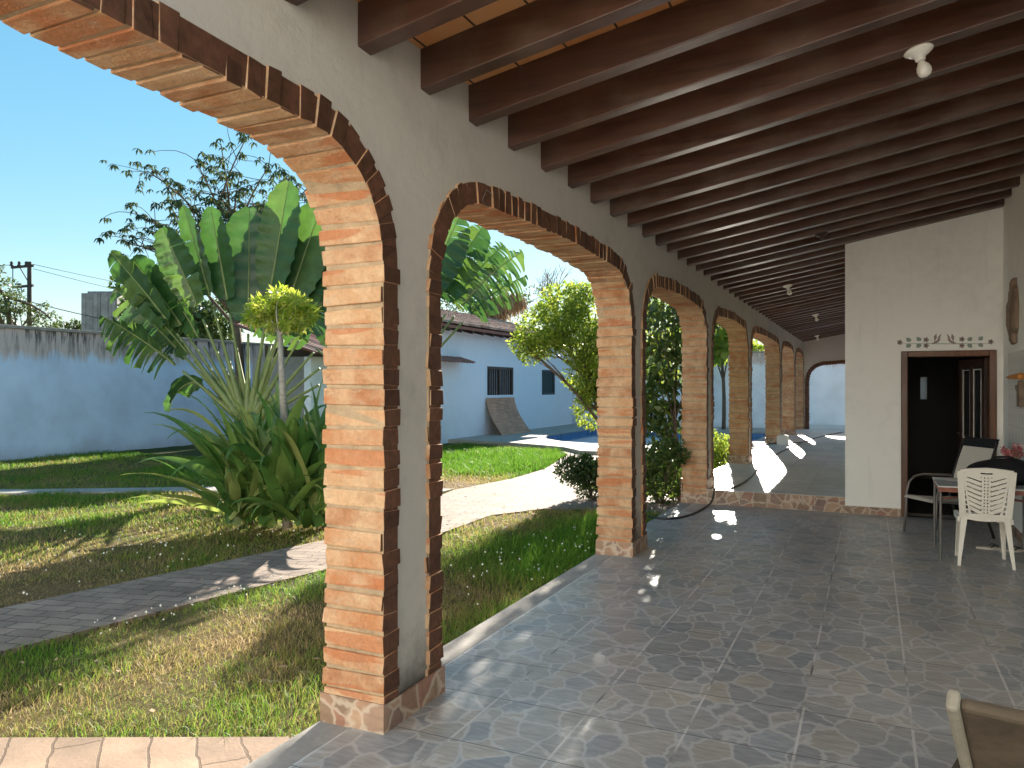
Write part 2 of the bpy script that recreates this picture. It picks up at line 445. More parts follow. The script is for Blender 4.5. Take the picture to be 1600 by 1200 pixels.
M['metal_dark'] = simple('dark tube metal', (0.035, 0.033, 0.032), 0.45, 0.2, 10, 0.05, 0.5, 0.3)
M['sling'] = simple('beige grey sling fabric', (0.50, 0.47, 0.42), 0.85, 0.12, 60, 0.3, 0.1)
M['table_top'] = simple('pale table top', (0.68, 0.70, 0.71), 0.25, 0.06, 4, 0.0, 0.5)
M['table_edge'] = m_wood('reddish table apron', (0.22, 0.075, 0.045), 0.5, 'Y')
M['black_cloth'] = simple('black fabric', (0.012, 0.013, 0.016), 0.75, 0.2, 20, 0.3, 0.2)
M['logo_grey'] = simple('small grey print', (0.35, 0.35, 0.36), 0.7, 0.1, 30, 0.0)
M['hose'] = simple('black rubber hose', (0.022, 0.022, 0.024), 0.4, 0.2, 10, 0.05, 0.5)
M['beige_pad'] = simple('worn beige upholstery', (0.27, 0.245, 0.195), 0.95, 0.18, 12, 0.5, 0.1)
M['brown_pad'] = simple('worn brown upholstery', (0.10, 0.078, 0.056), 0.95, 0.4, 5, 0.5, 0.1)
M['sandal_sole'] = simple('pale sandal sole', (0.55, 0.50, 0.44), 0.8, 0.1)
M['sandal_strap'] = simple('dark sandal strap', (0.03, 0.025, 0.022), 0.6, 0.2)
M['carved'] = m_wood('carved grey brown wood', (0.17, 0.12, 0.085), 0.75, 'Z')
M['pole'] = simple('dark weathered pole', (0.055, 0.05, 0.045), 0.9, 0.3, 6, 0.3)
M['white_block'] = simple('white painted block', (0.78, 0.76, 0.72), 0.8, 0.08)
M['stencil_green'] = simple('faded green stencil paint', (0.25, 0.31, 0.26), 0.9, 0.2, 30, 0.0)
M['stencil_brown'] = simple('faded brown stencil paint', (0.30, 0.245, 0.22), 0.9, 0.2, 30, 0.0)
M['stencil_dark'] = simple('dark stencil paint', (0.10, 0.06, 0.055), 0.9, 0.2, 30, 0.0)
M['stencil_pale'] = simple('pale stencil paint', (0.50, 0.54, 0.47), 0.9, 0.1, 30, 0.0)
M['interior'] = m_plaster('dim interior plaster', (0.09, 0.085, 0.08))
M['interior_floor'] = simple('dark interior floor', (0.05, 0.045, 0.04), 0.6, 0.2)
def m_cone():
    m, nt, b = mkmat('orange and black painted wood', 0.5, 0.4)
    v = coords(nt)
    x, y, z = sep(nt, v)
    L(nt, ramp(nt, mth(nt, 'ADD', mth(nt, 'MULTIPLY', y, -1.0), mth(nt, 'MULTIPLY', noise(nt, v, 12), 0.2)),
               [(0.15, (0.55, 0.22, 0.05)), (0.45, (0.45, 0.15, 0.035)), (0.62, (0.03, 0.02, 0.018))]), b.inputs["Base Color"])
    return m
M['cone'] = m_cone()
def m_walltile():
    m, nt, b = mkmat('white motif wall tile', 0.25, 0.5)
    v = coords(nt)
    x, y, z = sep(nt, v)
    jy = mth(nt, 'PINGPONG', y, 0.10)
    jz = mth(nt, 'PINGPONG', mth(nt, 'ADD', z, 0.02), 0.10)
    j = mth(nt, 'MAXIMUM', mth(nt, 'LESS_THAN', jy, 0.003), mth(nt, 'LESS_THAN', jz, 0.003))
    r2 = mth(nt, 'ADD', mth(nt, 'POWER', mth(nt, 'SUBTRACT', jy, 0.1), 2.0), mth(nt, 'MULTIPLY', mth(nt, 'POWER', mth(nt, 'SUBTRACT', jz, 0.1), 2.0), 0.35))
    mot = mth(nt, 'MULTIPLY', mth(nt, 'LESS_THAN', r2, 0.0007), ramp(nt, noise(nt, v, 70, 3), [(0.4, 0.2), (0.6, 0.8)]))
    c = mix(nt, mot, (0.84, 0.84, 0.82), (0.50, 0.52, 0.51))
    c = mix(nt, j, c, (0.66, 0.66, 0.64))
    L(nt, c, b.inputs["Base Color"])
    return m
M['walltile'] = m_walltile()
def m_water():
    m, nt, b = mkmat('pool water', 0.06, 0.5)
    b.inputs["Base Color"].default_value = (0.08, 0.22, 0.42, 1)
    bump(nt, b, noise(nt, coords(nt), 4, 3), 0.04, 0.004)
    return m
M['water'] = m_water()
def m_frosted():
    m, nt, b = mkmat('frosted pane', 0.5, 0.4)
    b.inputs["Base Color"].default_value = (0.8, 0.8, 0.78, 1)
    tr = nt.nodes.new("ShaderNodeBsdfTranslucent"); tr.inputs[0].default_value = (0.85, 0.87, 0.88, 1)
    mx = nt.nodes.new("ShaderNodeMixShader"); mx.inputs[0].default_value = 0.8
    L(nt, b.outputs[0], mx.inputs[1]); L(nt, tr.outputs[0], mx.inputs[2])
    L(nt, mx.outputs[0], nt.nodes["Material Output"].inputs[0])
    return m
M['frosted'] = m_frosted()

# ------------------------------------------------------------------ mesh builder
class MB:
    def __init__(s):
        s.v = []; s.f = []; s.mi = []; s.cur = 0
    def add(s, vs, fs):
        o = len(s.v)
        s.v.extend([tuple(p) for p in vs])
        s.f.extend([tuple(i + o for i in f) for f in fs])
        s.mi.extend([s.cur] * len(fs))
    def box(s, a, b):
        (x0, y0, z0), (x1, y1, z1) = a, b
        s.add([(x0, y0, z0), (x1, y0, z0), (x1, y1, z0), (x0, y1, z0), (x0, y0, z1), (x1, y0, z1), (x1, y1, z1), (x0, y1, z1)],
              [(0, 3, 2, 1), (4, 5, 6, 7), (0, 1, 5, 4), (1, 2, 6, 5), (2, 3, 7, 6), (3, 0, 4, 7)])
    def obox(s, c, ax, ay, az, jit=0.0):
        c, ax, ay, az = Vector(c), Vector(ax), Vector(ay), Vector(az)
        vs = []
        for k in (-1, 1):
            for i, j in ((-1, -1), (1, -1), (1, 1), (-1, 1)):
                p = c + ax * i + ay * j + az * k
                if jit:
                    p += Vector((random.uniform(-jit, jit), random.uniform(-jit, jit), random.uniform(-jit, jit)))
                vs.append(p)
        s.add(vs, [(0, 3, 2, 1), (4, 5, 6, 7), (0, 1, 5, 4), (1, 2, 6, 5), (2, 3, 7, 6), (3, 0, 4, 7)])
    def tube(s, pts, r, n=8, cap=True):
        pts = [Vector(p) for p in pts]
        rs = r if isinstance(r, (list, tuple)) else [r] * len(pts)
        vs = []; fs = []
        prev = None
        for i, p in enumerate(pts):
            t = (pts[min(i + 1, len(pts) - 1)] - pts[max(i - 1, 0)])
            t = t.normalized() if t.length > 1e-9 else Vector((0, 0, 1))
            if prev is None:
                a = Vector((0, 0, 1)) if abs(t.z) < 0.9 else Vector((1, 0, 0))
                u = t.cross(a).normalized()
            else:
                u = (prev - t * prev.dot(t))
                u = u.normalized() if u.length > 1e-6 else t.orthogonal().normalized()
            prev = u
            w = t.cross(u)
            for k in range(n):
                a = 2 * math.pi * k / n
                vs.append(p + (u * math.cos(a) + w * math.sin(a)) * rs[i])
        for i in range(len(pts) - 1):
            for k in range(n):
                k2 = (k + 1) % n
                fs.append((i * n + k, i * n + k2, (i + 1) * n + k2, (i + 1) * n + k))
        if cap:
            fs.append(tuple(range(n - 1, -1, -1)))
            fs.append(tuple((len(pts) - 1) * n + k for k in range(n)))
        s.add(vs, fs)
    def lathe(s, prof, c=(0, 0, 0), n=20, axis=None):
        c = Vector(c)
        q = Vector((0, 0, 1)).rotation_difference(Vector(axis)) if axis is not None else None
        vs = []; fs = []
        for r, z in prof:
            for k in range(n):
                a = 2 * math.pi * k / n
                p = Vector((r * math.cos(a), r * math.sin(a), z))
                if q: p = q @ p
                vs.append(p + c)
        for i in range(len(prof) - 1):
            for k in range(n):
                k2 = (k + 1) % n
                fs.append((i * n + k, i * n + k2, (i + 1) * n + k2, (i + 1) * n + k))
        fs.append(tuple(range(n - 1, -1, -1)))
        fs.append(tuple((len(prof) - 1) * n + k for k in range(n)))
        s.add(vs, fs)
    def prism(s, poly, off):
        """closed polygon (3D points) pushed by off"""
        off = Vector(off)
        n = len(poly)
        vs = [Vector(p) for p in poly] + [Vector(p) + off for p in poly]
        fs = [tuple(range(n - 1, -1, -1)), tuple(range(n, 2 * n))]
        for i in range(n):
            j = (i + 1) % n
            fs.append((i, j, n + j, n + i))
        s.add(vs, fs)
    def build(s, name, mats, parent=None, smooth=False, bevel=0.0, loc=None, recalc=False):
        me = bpy.data.meshes.new(name)
        off = Vector(loc) if loc is not None else Vector((0, 0, 0))
        me.from_pydata([tuple(Vector(p) - off) for p in s.v], [], s.f)
        if not isinstance(mats, (list, tuple)):
            mats = [mats]
        for m in mats:
            me.materials.append(m)
        if len(mats) > 1:
            me.polygons.foreach_set("material_index", s.mi)
        if recalc:
            import bmesh
            bm = bmesh.new(); bm.from_mesh(me); bmesh.ops.recalc_face_normals(bm, faces=bm.faces); bm.to_mesh(me); bm.free()
        if smooth:
            me.polygons.foreach_set("use_smooth", [True] * len(me.polygons))
        me.update()
        o = bpy.data.objects.new(name, me)
        o.location = off
        C.objects.link(o)
        if bevel:
            md = o.modifiers.new("bevel", 'BEVEL'); md.width = bevel; md.segments = 2; md.limit_method = 'ANGLE'; md.angle_limit = R(40)
        if parent is not None:
            o.parent = parent
            o.location = off - parent_world(parent)
        return o
def parent_world(o):
    p = Vector((0, 0, 0))
    while o is not None:
        p += o.location
        o = o.parent
    return p
def tag(o, label, cat, group=None):
    o["label"] = label; o["category"] = cat
    if group: o["group"] = group
    return o
def kind(o, k):
    o["kind"] = k
    return o
def thing(name, label, cat, loc=(0, 0, 0), group=None):
    o = bpy.data.objects.new(name, None)
    o.empty_display_size = 0.1
    o.location = loc
    C.objects.link(o)
    return tag(o, label, cat, group)
def np_mesh(name, V, F, mat, parent=None, attr=None, smooth=False):
    """V (n,3) float, F (m,k) int: quick mesh from arrays"""
    me = bpy.data.meshes.new(name)
    m, k = F.shape
    me.vertices.add(len(V)); me.vertices.foreach_set("co", V.astype(np.float32).ravel())
    me.loops.add(m * k); me.loops.foreach_set("vertex_index", F.astype(np.int32).ravel())
    me.polygons.add(m)
    me.polygons.foreach_set("loop_start", np.arange(0, m * k, k, dtype=np.int32))
    me.polygons.foreach_set("loop_total", np.full(m, k, dtype=np.int32))
    if attr is not None:
        a = me.attributes.new("dry", 'FLOAT', 'POINT'); a.data.foreach_set("value", attr.astype(np.float32))
    me.materials.append(mat)
    me.update(calc_edges=True)
    me.validate()
    if smooth:
        me.polygons.foreach_set("use_smooth", np.ones(m, dtype=bool))
    o = bpy.data.objects.new(name, me)
    C.objects.link(o)
    if parent is not None:
        o.parent = parent
        o.matrix_parent_inverse = Matrix.Translation(-parent_world(parent))
    return o

def sheet(name, poly, z, mat, thick=0.0):
    mb = MB()
    if thick:
        mb.prism([(x, y, z - thick) for x, y in poly], (0, 0, thick))
    else:
        mb.add([(x, y, z) for x, y in poly], [tuple(range(len(poly)))])
    return kind(mb.build(name, mat, recalc=True), "structure")

# ================================================================== THE SETTING
GZ = -0.10                       # garden level
XP = -2.045                      # patio face of the arcade
XO = -2.385                      # garden face of the arcade
STEP = 10.65
mb = MB(); mb.add([(-900, -900, -0.22), (900, -900, -0.22), (900, 900, -0.22), (-900, 900, -0.22)], [(0, 1, 2, 3)])
kind(mb.build('ground', simple('bare ground', (0.20, 0.165, 0.11), 0.95, 0.3, 0.4, 0.2)), "structure")

# tiled patio and raised terrace
mb = MB(); mb.box((-2.225, -6, -0.3), (2.0, STEP, 0.0)); kind(mb.build('patio_floor', M['floor']), "structure")
mb = MB(); mb.box((-2.405, -6, -0.3), (-2.229, STEP, -0.004)); kind(mb.build('kerb', M['concrete'], bevel=0.006), "structure")
STEPZ = 0.2
mb = MB(); mb.box((XP + 0.002, STEP + 0.012, -0.3), (-0.2, 31.2, STEPZ)); mb.box((-2.42, 11.19, -0.3), (XP + 0.001, 31.2, STEPZ - 0.002)); kind(mb.build('terrace_floor', M['floor2']), "structure")
mb = MB()
x = XP
while x < -0.33:
    x2 = min(x + 0.46, -0.30)
    mb.box((x + 0.003, STEP - 0.004, 0.0), (x2 - 0.003, STEP + 0.010, STEPZ - 0.006)); x = x2
kind(mb.build('step_riser', M['skirt']), "structure")

# lawn with dryness field
def vnoise(x, y, s, seed):
    rg = np.random.default_rng(seed)
    g = rg.random((64, 64))
    xs, ys = x / s + 100.0, y / s + 100.0
    xi, yi = np.floor(xs).astype(int), np.floor(ys).astype(int)
    fx, fy = xs - xi, ys - yi
    fx, fy = fx * fx * (3 - 2 * fx), fy * fy * (3 - 2 * fy)
    def G(a, b): return g[a % 64, b % 64]
    return (G(xi, yi) * (1 - fx) + G(xi + 1, yi) * fx) * (1 - fy) + (G(xi, yi + 1) * (1 - fx) + G(xi + 1, yi + 1) * fx) * fy
def dryness(x, y):
    x = np.asarray(x, float); y = np.asarray(y, float)
    d = 0.5 + 0.55 * (vnoise(x, y, 1.1, 1) - 0.5) + 0.45 * (vnoise(x, y, 0.35, 2) - 0.5) + 0.5 * (vnoise(x, y, 3.0, 3) - 0.5)
    def blob(cx, cy, r, a, rx=1.0):
        return a * np.exp(-(((x - cx) / rx) ** 2 + (y - cy) ** 2) / (r * r))
    d += blob(-3.4, 4.4, 1.0, 0.38) + blob(-4.0, 3.4, 0.8, 0.25) + blob(-3.9, 8.0, 0.8, 0.45) + blob(-7.3, 11.6, 1.4, 0.55, 1.8) + blob(-7.0, 5.0, 1.6, 0.25)
    d -= blob(-2.9, 8.2, 1.5, 0.75, 0.55) + blob(-7.5, 16.0, 3.0, 0.95, 1.6) + blob(-2.6, 5.5, 1.4, 0.30, 0.5)
    d -= blob(-4.6, 3.3, 0.55, 0.30) + blob(-4.2, 5.3, 0.35, 0.40) + blob(-4.6, 4.5, 0.4, 0.3) + blob(-10.5, 10.5, 2.2, 0.25) + blob(-17, 14, 3, 0.4)
    return np.clip(d, 0.0, 1.0)
gx = np.arange(-18.2, -2.39, 0.16); gy = np.arange(-9, 20.4, 0.16)
X, Y = np.meshgrid(gx, gy)
Z = GZ + 0.03 * (vnoise(X, Y, 0.9, 5) - 0.5) + 0.02 * (vnoise(X, Y, 0.3, 6) - 0.5)
nx, ny = len(gx), len(gy)
V = np.stack([X.ravel(), Y.ravel(), Z.ravel()], 1)
idx = np.arange(nx * ny).reshape(ny, nx)
F = np.stack([idx[:-1, :-1].ravel(), idx[:-1, 1:].ravel(), idx[1:, 1:].ravel(), idx[1:, :-1].ravel()], 1)
kind(np_mesh('lawn', V, F, M['lawn'], attr=dryness(V[:, 0], V[:, 1]), smooth=True), "structure")

PATH = [(-6.6, -3), (-6.25, 1), (-5.96, 3.64), (-5.42, 6.7), (-5.75, 9.0), (-6.15, 10.9), (-5.95, 12.7), (-6.05, 14.5), (-6.8, 17.8), (-7.4, 18.9),
        (-4.9, 18.2), (-4.75, 16), (-4.45, 13), (-4.35, 11.9), (-2.41, 11.5), (-2.41, 10.0), (-3.36, 10.0), (-4.08, 9.76), (-4.5, 8.96), (-4.46, 7.7), (-4.52, 5.75), (-4.98, 3.04), (-5.3, 0), (-5.6, -3)]
WALK = [(-18, 5.0), (-12.5, 7.45), (-9.8, 9.1), (-8.0, 9.9), (-6.2, 10.5), (-6.2, 11.0), (-8.0, 10.45), (-9.8, 9.65), (-12.5, 8.0), (-18, 5.6)]
FOOT = [(-2.41, 2.90), (-3.74, 2.27), (-5.2, 1.5), (-5.6, -0.8), (-2.41, -1.0)]
sheet('garden_path', PATH, GZ + 0.03, M['path'], 0.1)
sheet('side_path', WALK, GZ + 0.035, M['concrete'], 0.1)
sheet('brick_path', FOOT, GZ + 0.04, M['step_path'], 0.1)
DECKZ = 0.02
DECK = [(-20, 20.3), (-12, 20.3), (-9.4, 19.9), (-7.4, 19.0), (-6.6, 18.1), (-2.43, 17.8), (-2.43, 19.9), (-3.1, 20.0), (-7.2, 20.6), (-8.2, 21.0), (-9.2, 22.0), (-9.6, 23.2), (-9.6, 27.8), (-3.1, 27.8), (-3.1, 20.0), (-2.43, 19.9), (-2.43, 31.2), (-20, 31.2)]
mb = MB()
def tri_deck():
    # pool deck as quads round the pool basin
    P = [(-7.2, 20.6), (-8.2, 21.0), (-9.2, 22.0), (-9.6, 23.2), (-9.6, 27.8), (-3.1, 27.8), (-3.1, 20.6)]
    quads = [
        [(-20, 20.3), (-12, 20.3), (-12, 31.2), (-20, 31.2)],
        [(-12, 20.3), (-9.6, 20.0), (-9.6, 31.2), (-12, 31.2)],
        [(-9.6, 20.0), (-9.4, 19.9), (-8.2, 19.4), (-8.2, 21.0), (-9.2, 22.0), (-9.6, 23.2)],
        [(-8.2, 19.4), (-7.4, 19.0), (-7.2, 18.8), (-7.2, 20.6), (-8.2, 21.0)],
        [(-7.2, 18.8), (-6.6, 18.1), (-3.1, 17.85), (-3.1, 20.6), (-7.2, 20.6)],
        [(-3.1, 17.85), (-2.43, 17.8), (-2.43, 31.2), (-3.1, 31.2)],
        [(-9.6, 27.8), (-3.1, 27.8), (-3.1, 31.2), (-9.6, 31.2)]]
    for q in quads:
        mb.prism([(x, y, -0.25) for x, y in q], (0, 0, 0.25 + DECKZ))
    return P
POOL = tri_deck()
kind(mb.build('pool_deck', M['deck'], recalc=True), "structure")
mb = MB()
n = len(POOL)
_cx = sum(p[0] for p in POOL) / n; _cy = sum(p[1] for p in POOL) / n
POOL = [(_cx + (x - _cx) * 0.996, _cy + (y - _cy) * 0.996) for x, y in POOL]
for i in range(n):
    a, b = POOL[i], POOL[(i + 1) % n]
    mb.add([(a[0], a[1], -1.4), (b[0], b[1], -1.4), (b[0], b[1], DECKZ - 0.03), (a[0], a[1], DECKZ - 0.03)], [(0, 1, 2, 3)])
mb.add([(x, y, -1.4) for x, y in POOL], [tuple(range(n))])
bo = mb.build('pool_basin', M['pool_tile']); kind(bo, "structure")
bo.scale = (1, 1, 1)
mb = MB(); mb.add([(x * 0.999 - 0.006, y, -0.13) for x, y in POOL], [tuple(range(n - 1, -1, -1))]); kind(mb.build('pool_water', M['water']), "structure")

# ------------------------------------------------------------------ grass blades
def in_poly(px, py, poly):
    c = np.zeros(px.shape, bool)
    j = len(poly) - 1
    for i in range(len(poly)):
        xi, yi = poly[i]; xj, yj = poly[j]
        with np.errstate(divide='ignore', invalid='ignore'):
            cond = ((yi > py) != (yj > py)) & (px < (xj - xi) * (py - yi) / (yj - yi + 1e-12) + xi)
        c ^= cond
        j = i
    return c
def grass():
    N = 1300000
    x = RNG.uniform(-18.1, -2.42, N); y = RNG.uniform(0.3, 20.2, N)
    d = np.hypot(x, y)
    keep = RNG.random(N) < np.clip(5.0 / d, 0, 1) ** 1.35
    # view wedge with margin so nothing is spent behind the frame
    fwd = -SN * x + CS * y; rt = CS * x + SN * y
    keep &= (fwd > 0.5) & (rt > -0.80 * fwd - 1.0)
    dr = dryness(x, y)
    keep &= RNG.random(N) < (1.0 - 0.35 * dr)
    keep &= ~in_poly(x, y, PATH) & ~in_poly(x, y, WALK) & ~in_poly(x, y, FOOT)
    keep &= ~((x > -7.3) & (y > 18.0)) & ~((x < -11.0) & (y > 13.6))
    x, y, d, dr = x[keep], y[keep], d[keep], dr[keep]
    n = len(x)
    far = np.clip(d / 6.0, 0.8, 2.2)
    h = RNG.uniform(0.03, 0.085, n) * (1.05 - 0.45 * dr) * (0.75 + 0.25 * far) * (0.7 + 0.8 * vnoise(x, y, 0.5, 9))
    lush = np.exp(-(((x + 2.9) / 0.9) ** 2 + ((y - 7.6) / 2.6) ** 2)) + np.exp(-(((x + 7.5) / 3.5) ** 2 + ((y - 16) / 2.5) ** 2))
    h *= 1 + 0.8 * lush
    w = RNG.uniform(0.0018, 0.0034, n) * far
    a = RNG.uniform(0, 2 * np.pi, n); la = RNG.uniform(0, 2 * np.pi, n)
    lean = RNG.uniform(0.1, 1.1, n) * (1 + 0.6 * dr)
    ox, oy = np.cos(a) * w, np.sin(a) * w
    z0 = GZ - 0.012
    lx, ly = np.cos(la) * h * lean, np.sin(la) * h * lean
    A = np.stack([x - ox, y - oy, np.full(n, z0)], 1); B = np.stack([x + ox, y + oy, np.full(n, z0)], 1)
    mz = z0 + h * 0.62
    Cc = np.stack([x + ox * 0.75 + lx * 0.35, y + oy * 0.75 + ly * 0.35, mz], 1); D = np.stack([x - ox * 0.75 + lx * 0.35, y - oy * 0.75 + ly * 0.35, mz], 1)
    E = np.stack([x + lx, y + ly, z0 + h * np.clip(1.15 - 0.3 * lean, 0.55, 1)], 1)
    V = np.stack([A, B, Cc, D, E], 1).reshape(-1, 3)
    base = np.arange(n)[:, None] * 5
    F = np.concatenate([base + np.array([[0, 1, 2]]), base + np.array([[0, 2, 3]]), base + np.array([[3, 2, 4]])], 0)
    o = np_mesh('grass', V, F, M['blade'], attr=np.repeat(dr, 5))
    tag(o, 'patchy green and dry brown lawn grass between the paths', 'grass'); kind(o, 'stuff')
grass()
mb = MB()
for _ in range(330):
    r = random.random()
    if r < 0.35: x, y = random.gauss(-6.6, 0.8), random.gauss(5.2, 1.6)
    elif r < 0.55: x, y = random.gauss(-4.75, 0.12), random.uniform(3.4, 6.5)
    elif r < 0.8: x, y = random.gauss(-2.9, 0.35), random.uniform(5, 8.5)
    else: x, y = random.uniform(-10, -6.5), random.uniform(5, 10)
    if in_poly(np.array([x]), np.array([y]), PATH)[0] or x > -2.45: continue
    h = random.uniform(0.05, 0.11); s = random.uniform(0.006, 0.013)
    c = Vector((x, y, GZ + h))
    mb.add([c + Vector((s, 0, 0)), c + Vector((0, s, 0)), c + Vector((-s, 0, 0)), c + Vector((0, -s, 0)), c + Vector((0, 0, s)), c + Vector((0, 0, -s))],
           [(0, 1, 4), (1, 2, 4), (2, 3, 4), (3, 0, 4), (1, 0, 5), (2, 1, 5), (3, 2, 5), (0, 3, 5)])
kind(tag(mb.build('clover_flowers', M['flower']), 'tiny white flower heads scattered through the lawn grass', 'flowers'), 'stuff')

mb = MB()
for _ in range(420):
    x = random.uniform(-9, -2.45); y = random.uniform(2.2, 12)
    z = GZ + (0.034 if in_poly(np.array([x]), np.array([y]), PATH)[0] else random.uniform(0.015, 0.05))
    a = random.uniform(0, 6.28); l = random.uniform(0.012, 0.032); w = l * random.uniform(0.3, 0.5); t = random.uniform(-0.5, 0.5)
    d = Vector((math.cos(a), math.sin(a), 0)); e = Vector((-math.sin(a), math.cos(a), t))
    c = Vector((x, y, z + w * 0.5))
    mb.add([c - d * l, c + e * w, c + d * l, c - e * w], [(0, 1, 2, 3)])
kind(tag(mb.build('fallen_leaves', M['thatch']), 'dry brown fallen leaves littering the lawn and path', 'leaves'), 'stuff')
# ================================================================== ARCADE
XC = (XP + XO) / 2; HW = (XP - XO) / 2
ZT = 2.665
OPEN = [(-4.2, -1.1, 0.0), (-0.58, 2.965, 0.0), (3.50, 7.04, 0.0), (7.54, 10.68, 0.0), (11.2, 14.6, STEPZ), (15.1, 20.0, STEPZ), (20.5, 23.9, STEPZ), (24.4, 27.35, STEPZ)]
def arch_path(y0, y1, zb, zt, rx=0.56, rz=0.52, off=0.0, n=14):
    """(y,z) points up one jamb, over the basket arch and down; off moves it outwards"""
    y0 -= off; y1 += off; zt += off
    rx += off; rz += off
    p = [(y0, zb)]
    for k in range(n + 1):
        a = math.pi / 2 * k / n
        ca, sa = math.cos(a) ** 0.92, math.sin(a) ** 0.92
        p.append((y0 + rx - rx * ca, zt - rz + rz * sa))
    q = [(y0 + y1 - yy, zz) for yy, zz in reversed(p)]
    mid = []
    for k in range(1, 8):
        t = k / 8.0
        ya = p[-1][0] + (q[0][0] - p[-1][0]) * t
        mid.append((ya, zt + 0.035 * math.sin(math.pi * t)))
    return p + mid + q
def resample(p, pitch):
    P = [Vector((0, a, b)) for a, b in p]
    ls = [0]
    for i in range(1, len(P)): ls.append(ls[-1] + (P[i] - P[i - 1]).length)
    n = max(2, round(ls[-1] / pitch)); step = ls[-1] / n
    out = []; i = 1
    for k in range(n):
        s = (k + 0.5) * step
        while ls[i] < s: i += 1
        t = (s - ls[i - 1]) / (ls[i] - ls[i - 1])
        out.append((P[i - 1].lerp(P[i], t), (P[i] - P[i - 1]).normalized()))
    return out, step
def brick_ring(name, path, parent, axis='X', xc=XC, hw=HW, depth=0.13, pitch=0.095, toY=None):
    """bricks laid across the wall thickness along the opening; path is (along, z)"""
    mb = MB()
    pts, step = resample(path, pitch)
    for p, t in pts:
        nrm = Vector((0, t.z, -t.y))           # points into the opening (path runs up, over, down)
        hw_ = hw + random.uniform(-0.004, 0.010)
        dj = random.uniform(-0.004, 0.008)
        dep = depth * random.uniform(0.93, 1.1)
        c = p + nrm * (dj - dep / 2)
        h = step / 2 - random.uniform(0.006, 0.012)
        tw = random.uniform(-0.02, 0.02)
        ax = Vector((hw_, 0, 0)); t2 = (t + Vector((0, 0, 0)) ).normalized()
        ax = ax + t2 * hw_ * tw
        c = c + Vector((xc + random.uniform(-0.006, 0.006), 0, 0))
        if axis == 'X':
            mb.obox(c, ax, t2 * h, nrm * dep / 2, 0.005)
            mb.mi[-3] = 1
        else:
            sw = lambda q: Vector((q.y, -q.x, q.z))
            mb.obox(sw(Vector((0, c.y, c.z))) + Vector((0, toY, 0)), sw(ax), sw(t2 * h), sw(nrm * dep / 2), 0.0035)
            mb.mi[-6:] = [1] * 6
    m2 = MB()
    ring = []
    for i, (a, b) in enumerate(path):
        p0 = Vector((0, *path[max(i - 1, 0)])); p1 = Vector((0, *path[min(i + 1, len(path) - 1)]))
        t = (p1 - p0).normalized(); nrm = Vector((0, t.z, -t.y)); p = Vector((0, a, b))
        ring.append((p - nrm * 0.007, p - nrm * (depth - 0.006)))
    vs = []; fs = []
    w = hw - 0.010
    for pi, po in ring:
        for q, xx in ((pi, -w), (pi, w + 0.0085), (po, w + 0.0085), (po, -w)):
            q3 = q + Vector((xx + xc, 0, 0))
            if axis != 'X': q3 = Vector((q.y, toY + xx, q.z))
            vs.append(q3)
    for i in range(len(ring) - 1):
        for k in range(4):
            k2 = (k + 1) % 4
            fs.append((i * 4 + k, i * 4 + k2, (i + 1) * 4 + k2, (i + 1) * 4 + k))
    m2.add(vs, fs)
    o = mb.build(name, [M['brick'], M['brick_dark']], parent, bevel=0.005)
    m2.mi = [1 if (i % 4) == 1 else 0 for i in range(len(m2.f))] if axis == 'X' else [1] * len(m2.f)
    m2.build('mortar', [M['mortar'], M['brick_dark']], o, recalc=True)
    return o
arcade = thing('arcade', 'long cream arcade wall of brick lined arches between patio and garden', 'arcade wall')
mb = MB()
PW = 0.155
def slab(p4):
    mb.prism([(XC - PW, a, b) for a, b in p4], (2 * PW, 0, 0))
WT = 3.32
for i, (y0, y1, zb) in enumerate(OPEN):
    op = arch_path(y0, y1, zb, ZT, off=0.115)
    for (a, za), (b, zb_) in zip(op[1:-2], op[2:-1]):
        if b - a > 1e-4:
            slab([(a, za), (b, zb_), (b, WT), (a, WT)])
    ynext = OPEN[i + 1][0] - 0.115 if i + 1 < len(OPEN) else 27.42
    slab([(y1 + 0.115, -0.2), (ynext, -0.2), (ynext, WT), (y1 + 0.115, WT)])
slab([(-4.9, -0.2), (-4.2 - 0.115, -0.2), (-4.2 - 0.115, WT), (-4.9, WT)])
mb.build('plaster', M['plaster'], arcade, recalc=True)
for (y0, y1, zb) in OPEN:
    brick_ring('brick_arch', arch_path(y0, y1, zb - 0.02, ZT), arcade)
# flagstone tile skirting round each pier foot
for i in range(len(OPEN)):
    y1 = OPEN[i][1]; y2 = OPEN[i + 1][0] if i + 1 < len(OPEN) else 27.35
    if y2 - y1 < 0.1: continue
    mb = MB(); z = OPEN[i][2]; z2 = OPEN[i + 1][2] if i + 1 < len(OPEN) else STEPZ
    hh = 0.135
    t = 0.014
    mb.box((XO - 0.012, y1 - t, z - 0.02), (XP + 0.013, y1, z + hh))
    mb.box((XO - 0.012, y2, z2 - 0.02), (XP + 0.013, y2 + t, z2 + hh))
    zz = max(z, z2)
    mb.box((XP + 0.001, y1, zz - 0.02), (XP + 0.014, y2, zz + hh - 0.004))
    mb.box((XO - 0.013, y1, zz - 0.12), (XO - 0.001, y2, zz + hh - 0.004))
    mb.build('skirting', M['skirt'], arcade)
# loose wire hoops left on the brickwork
mb = MB()
p = at(752, 290, 4.55)
mb.tube([Vector((XP + 0.02 + 0.01 * math.sin(a * 3), p.y - 0.05 + 0.05 * math.cos(a), 2.70 + 0.05 * math.sin(a))) for a in np.linspace(0.3, 5.0, 12)], 0.0025, 5)
mb.build('wire', M['metal_grey'], arcade); mb = MB()
mb.tube([(XP + 0.02, 6.18, 2.80), (XP + 0.026, 6.19, 2.62), (XP + 0.03, 6.17, 2.48)], 0.0018, 5)
mb.build('wire', M['metal_grey'], arcade)

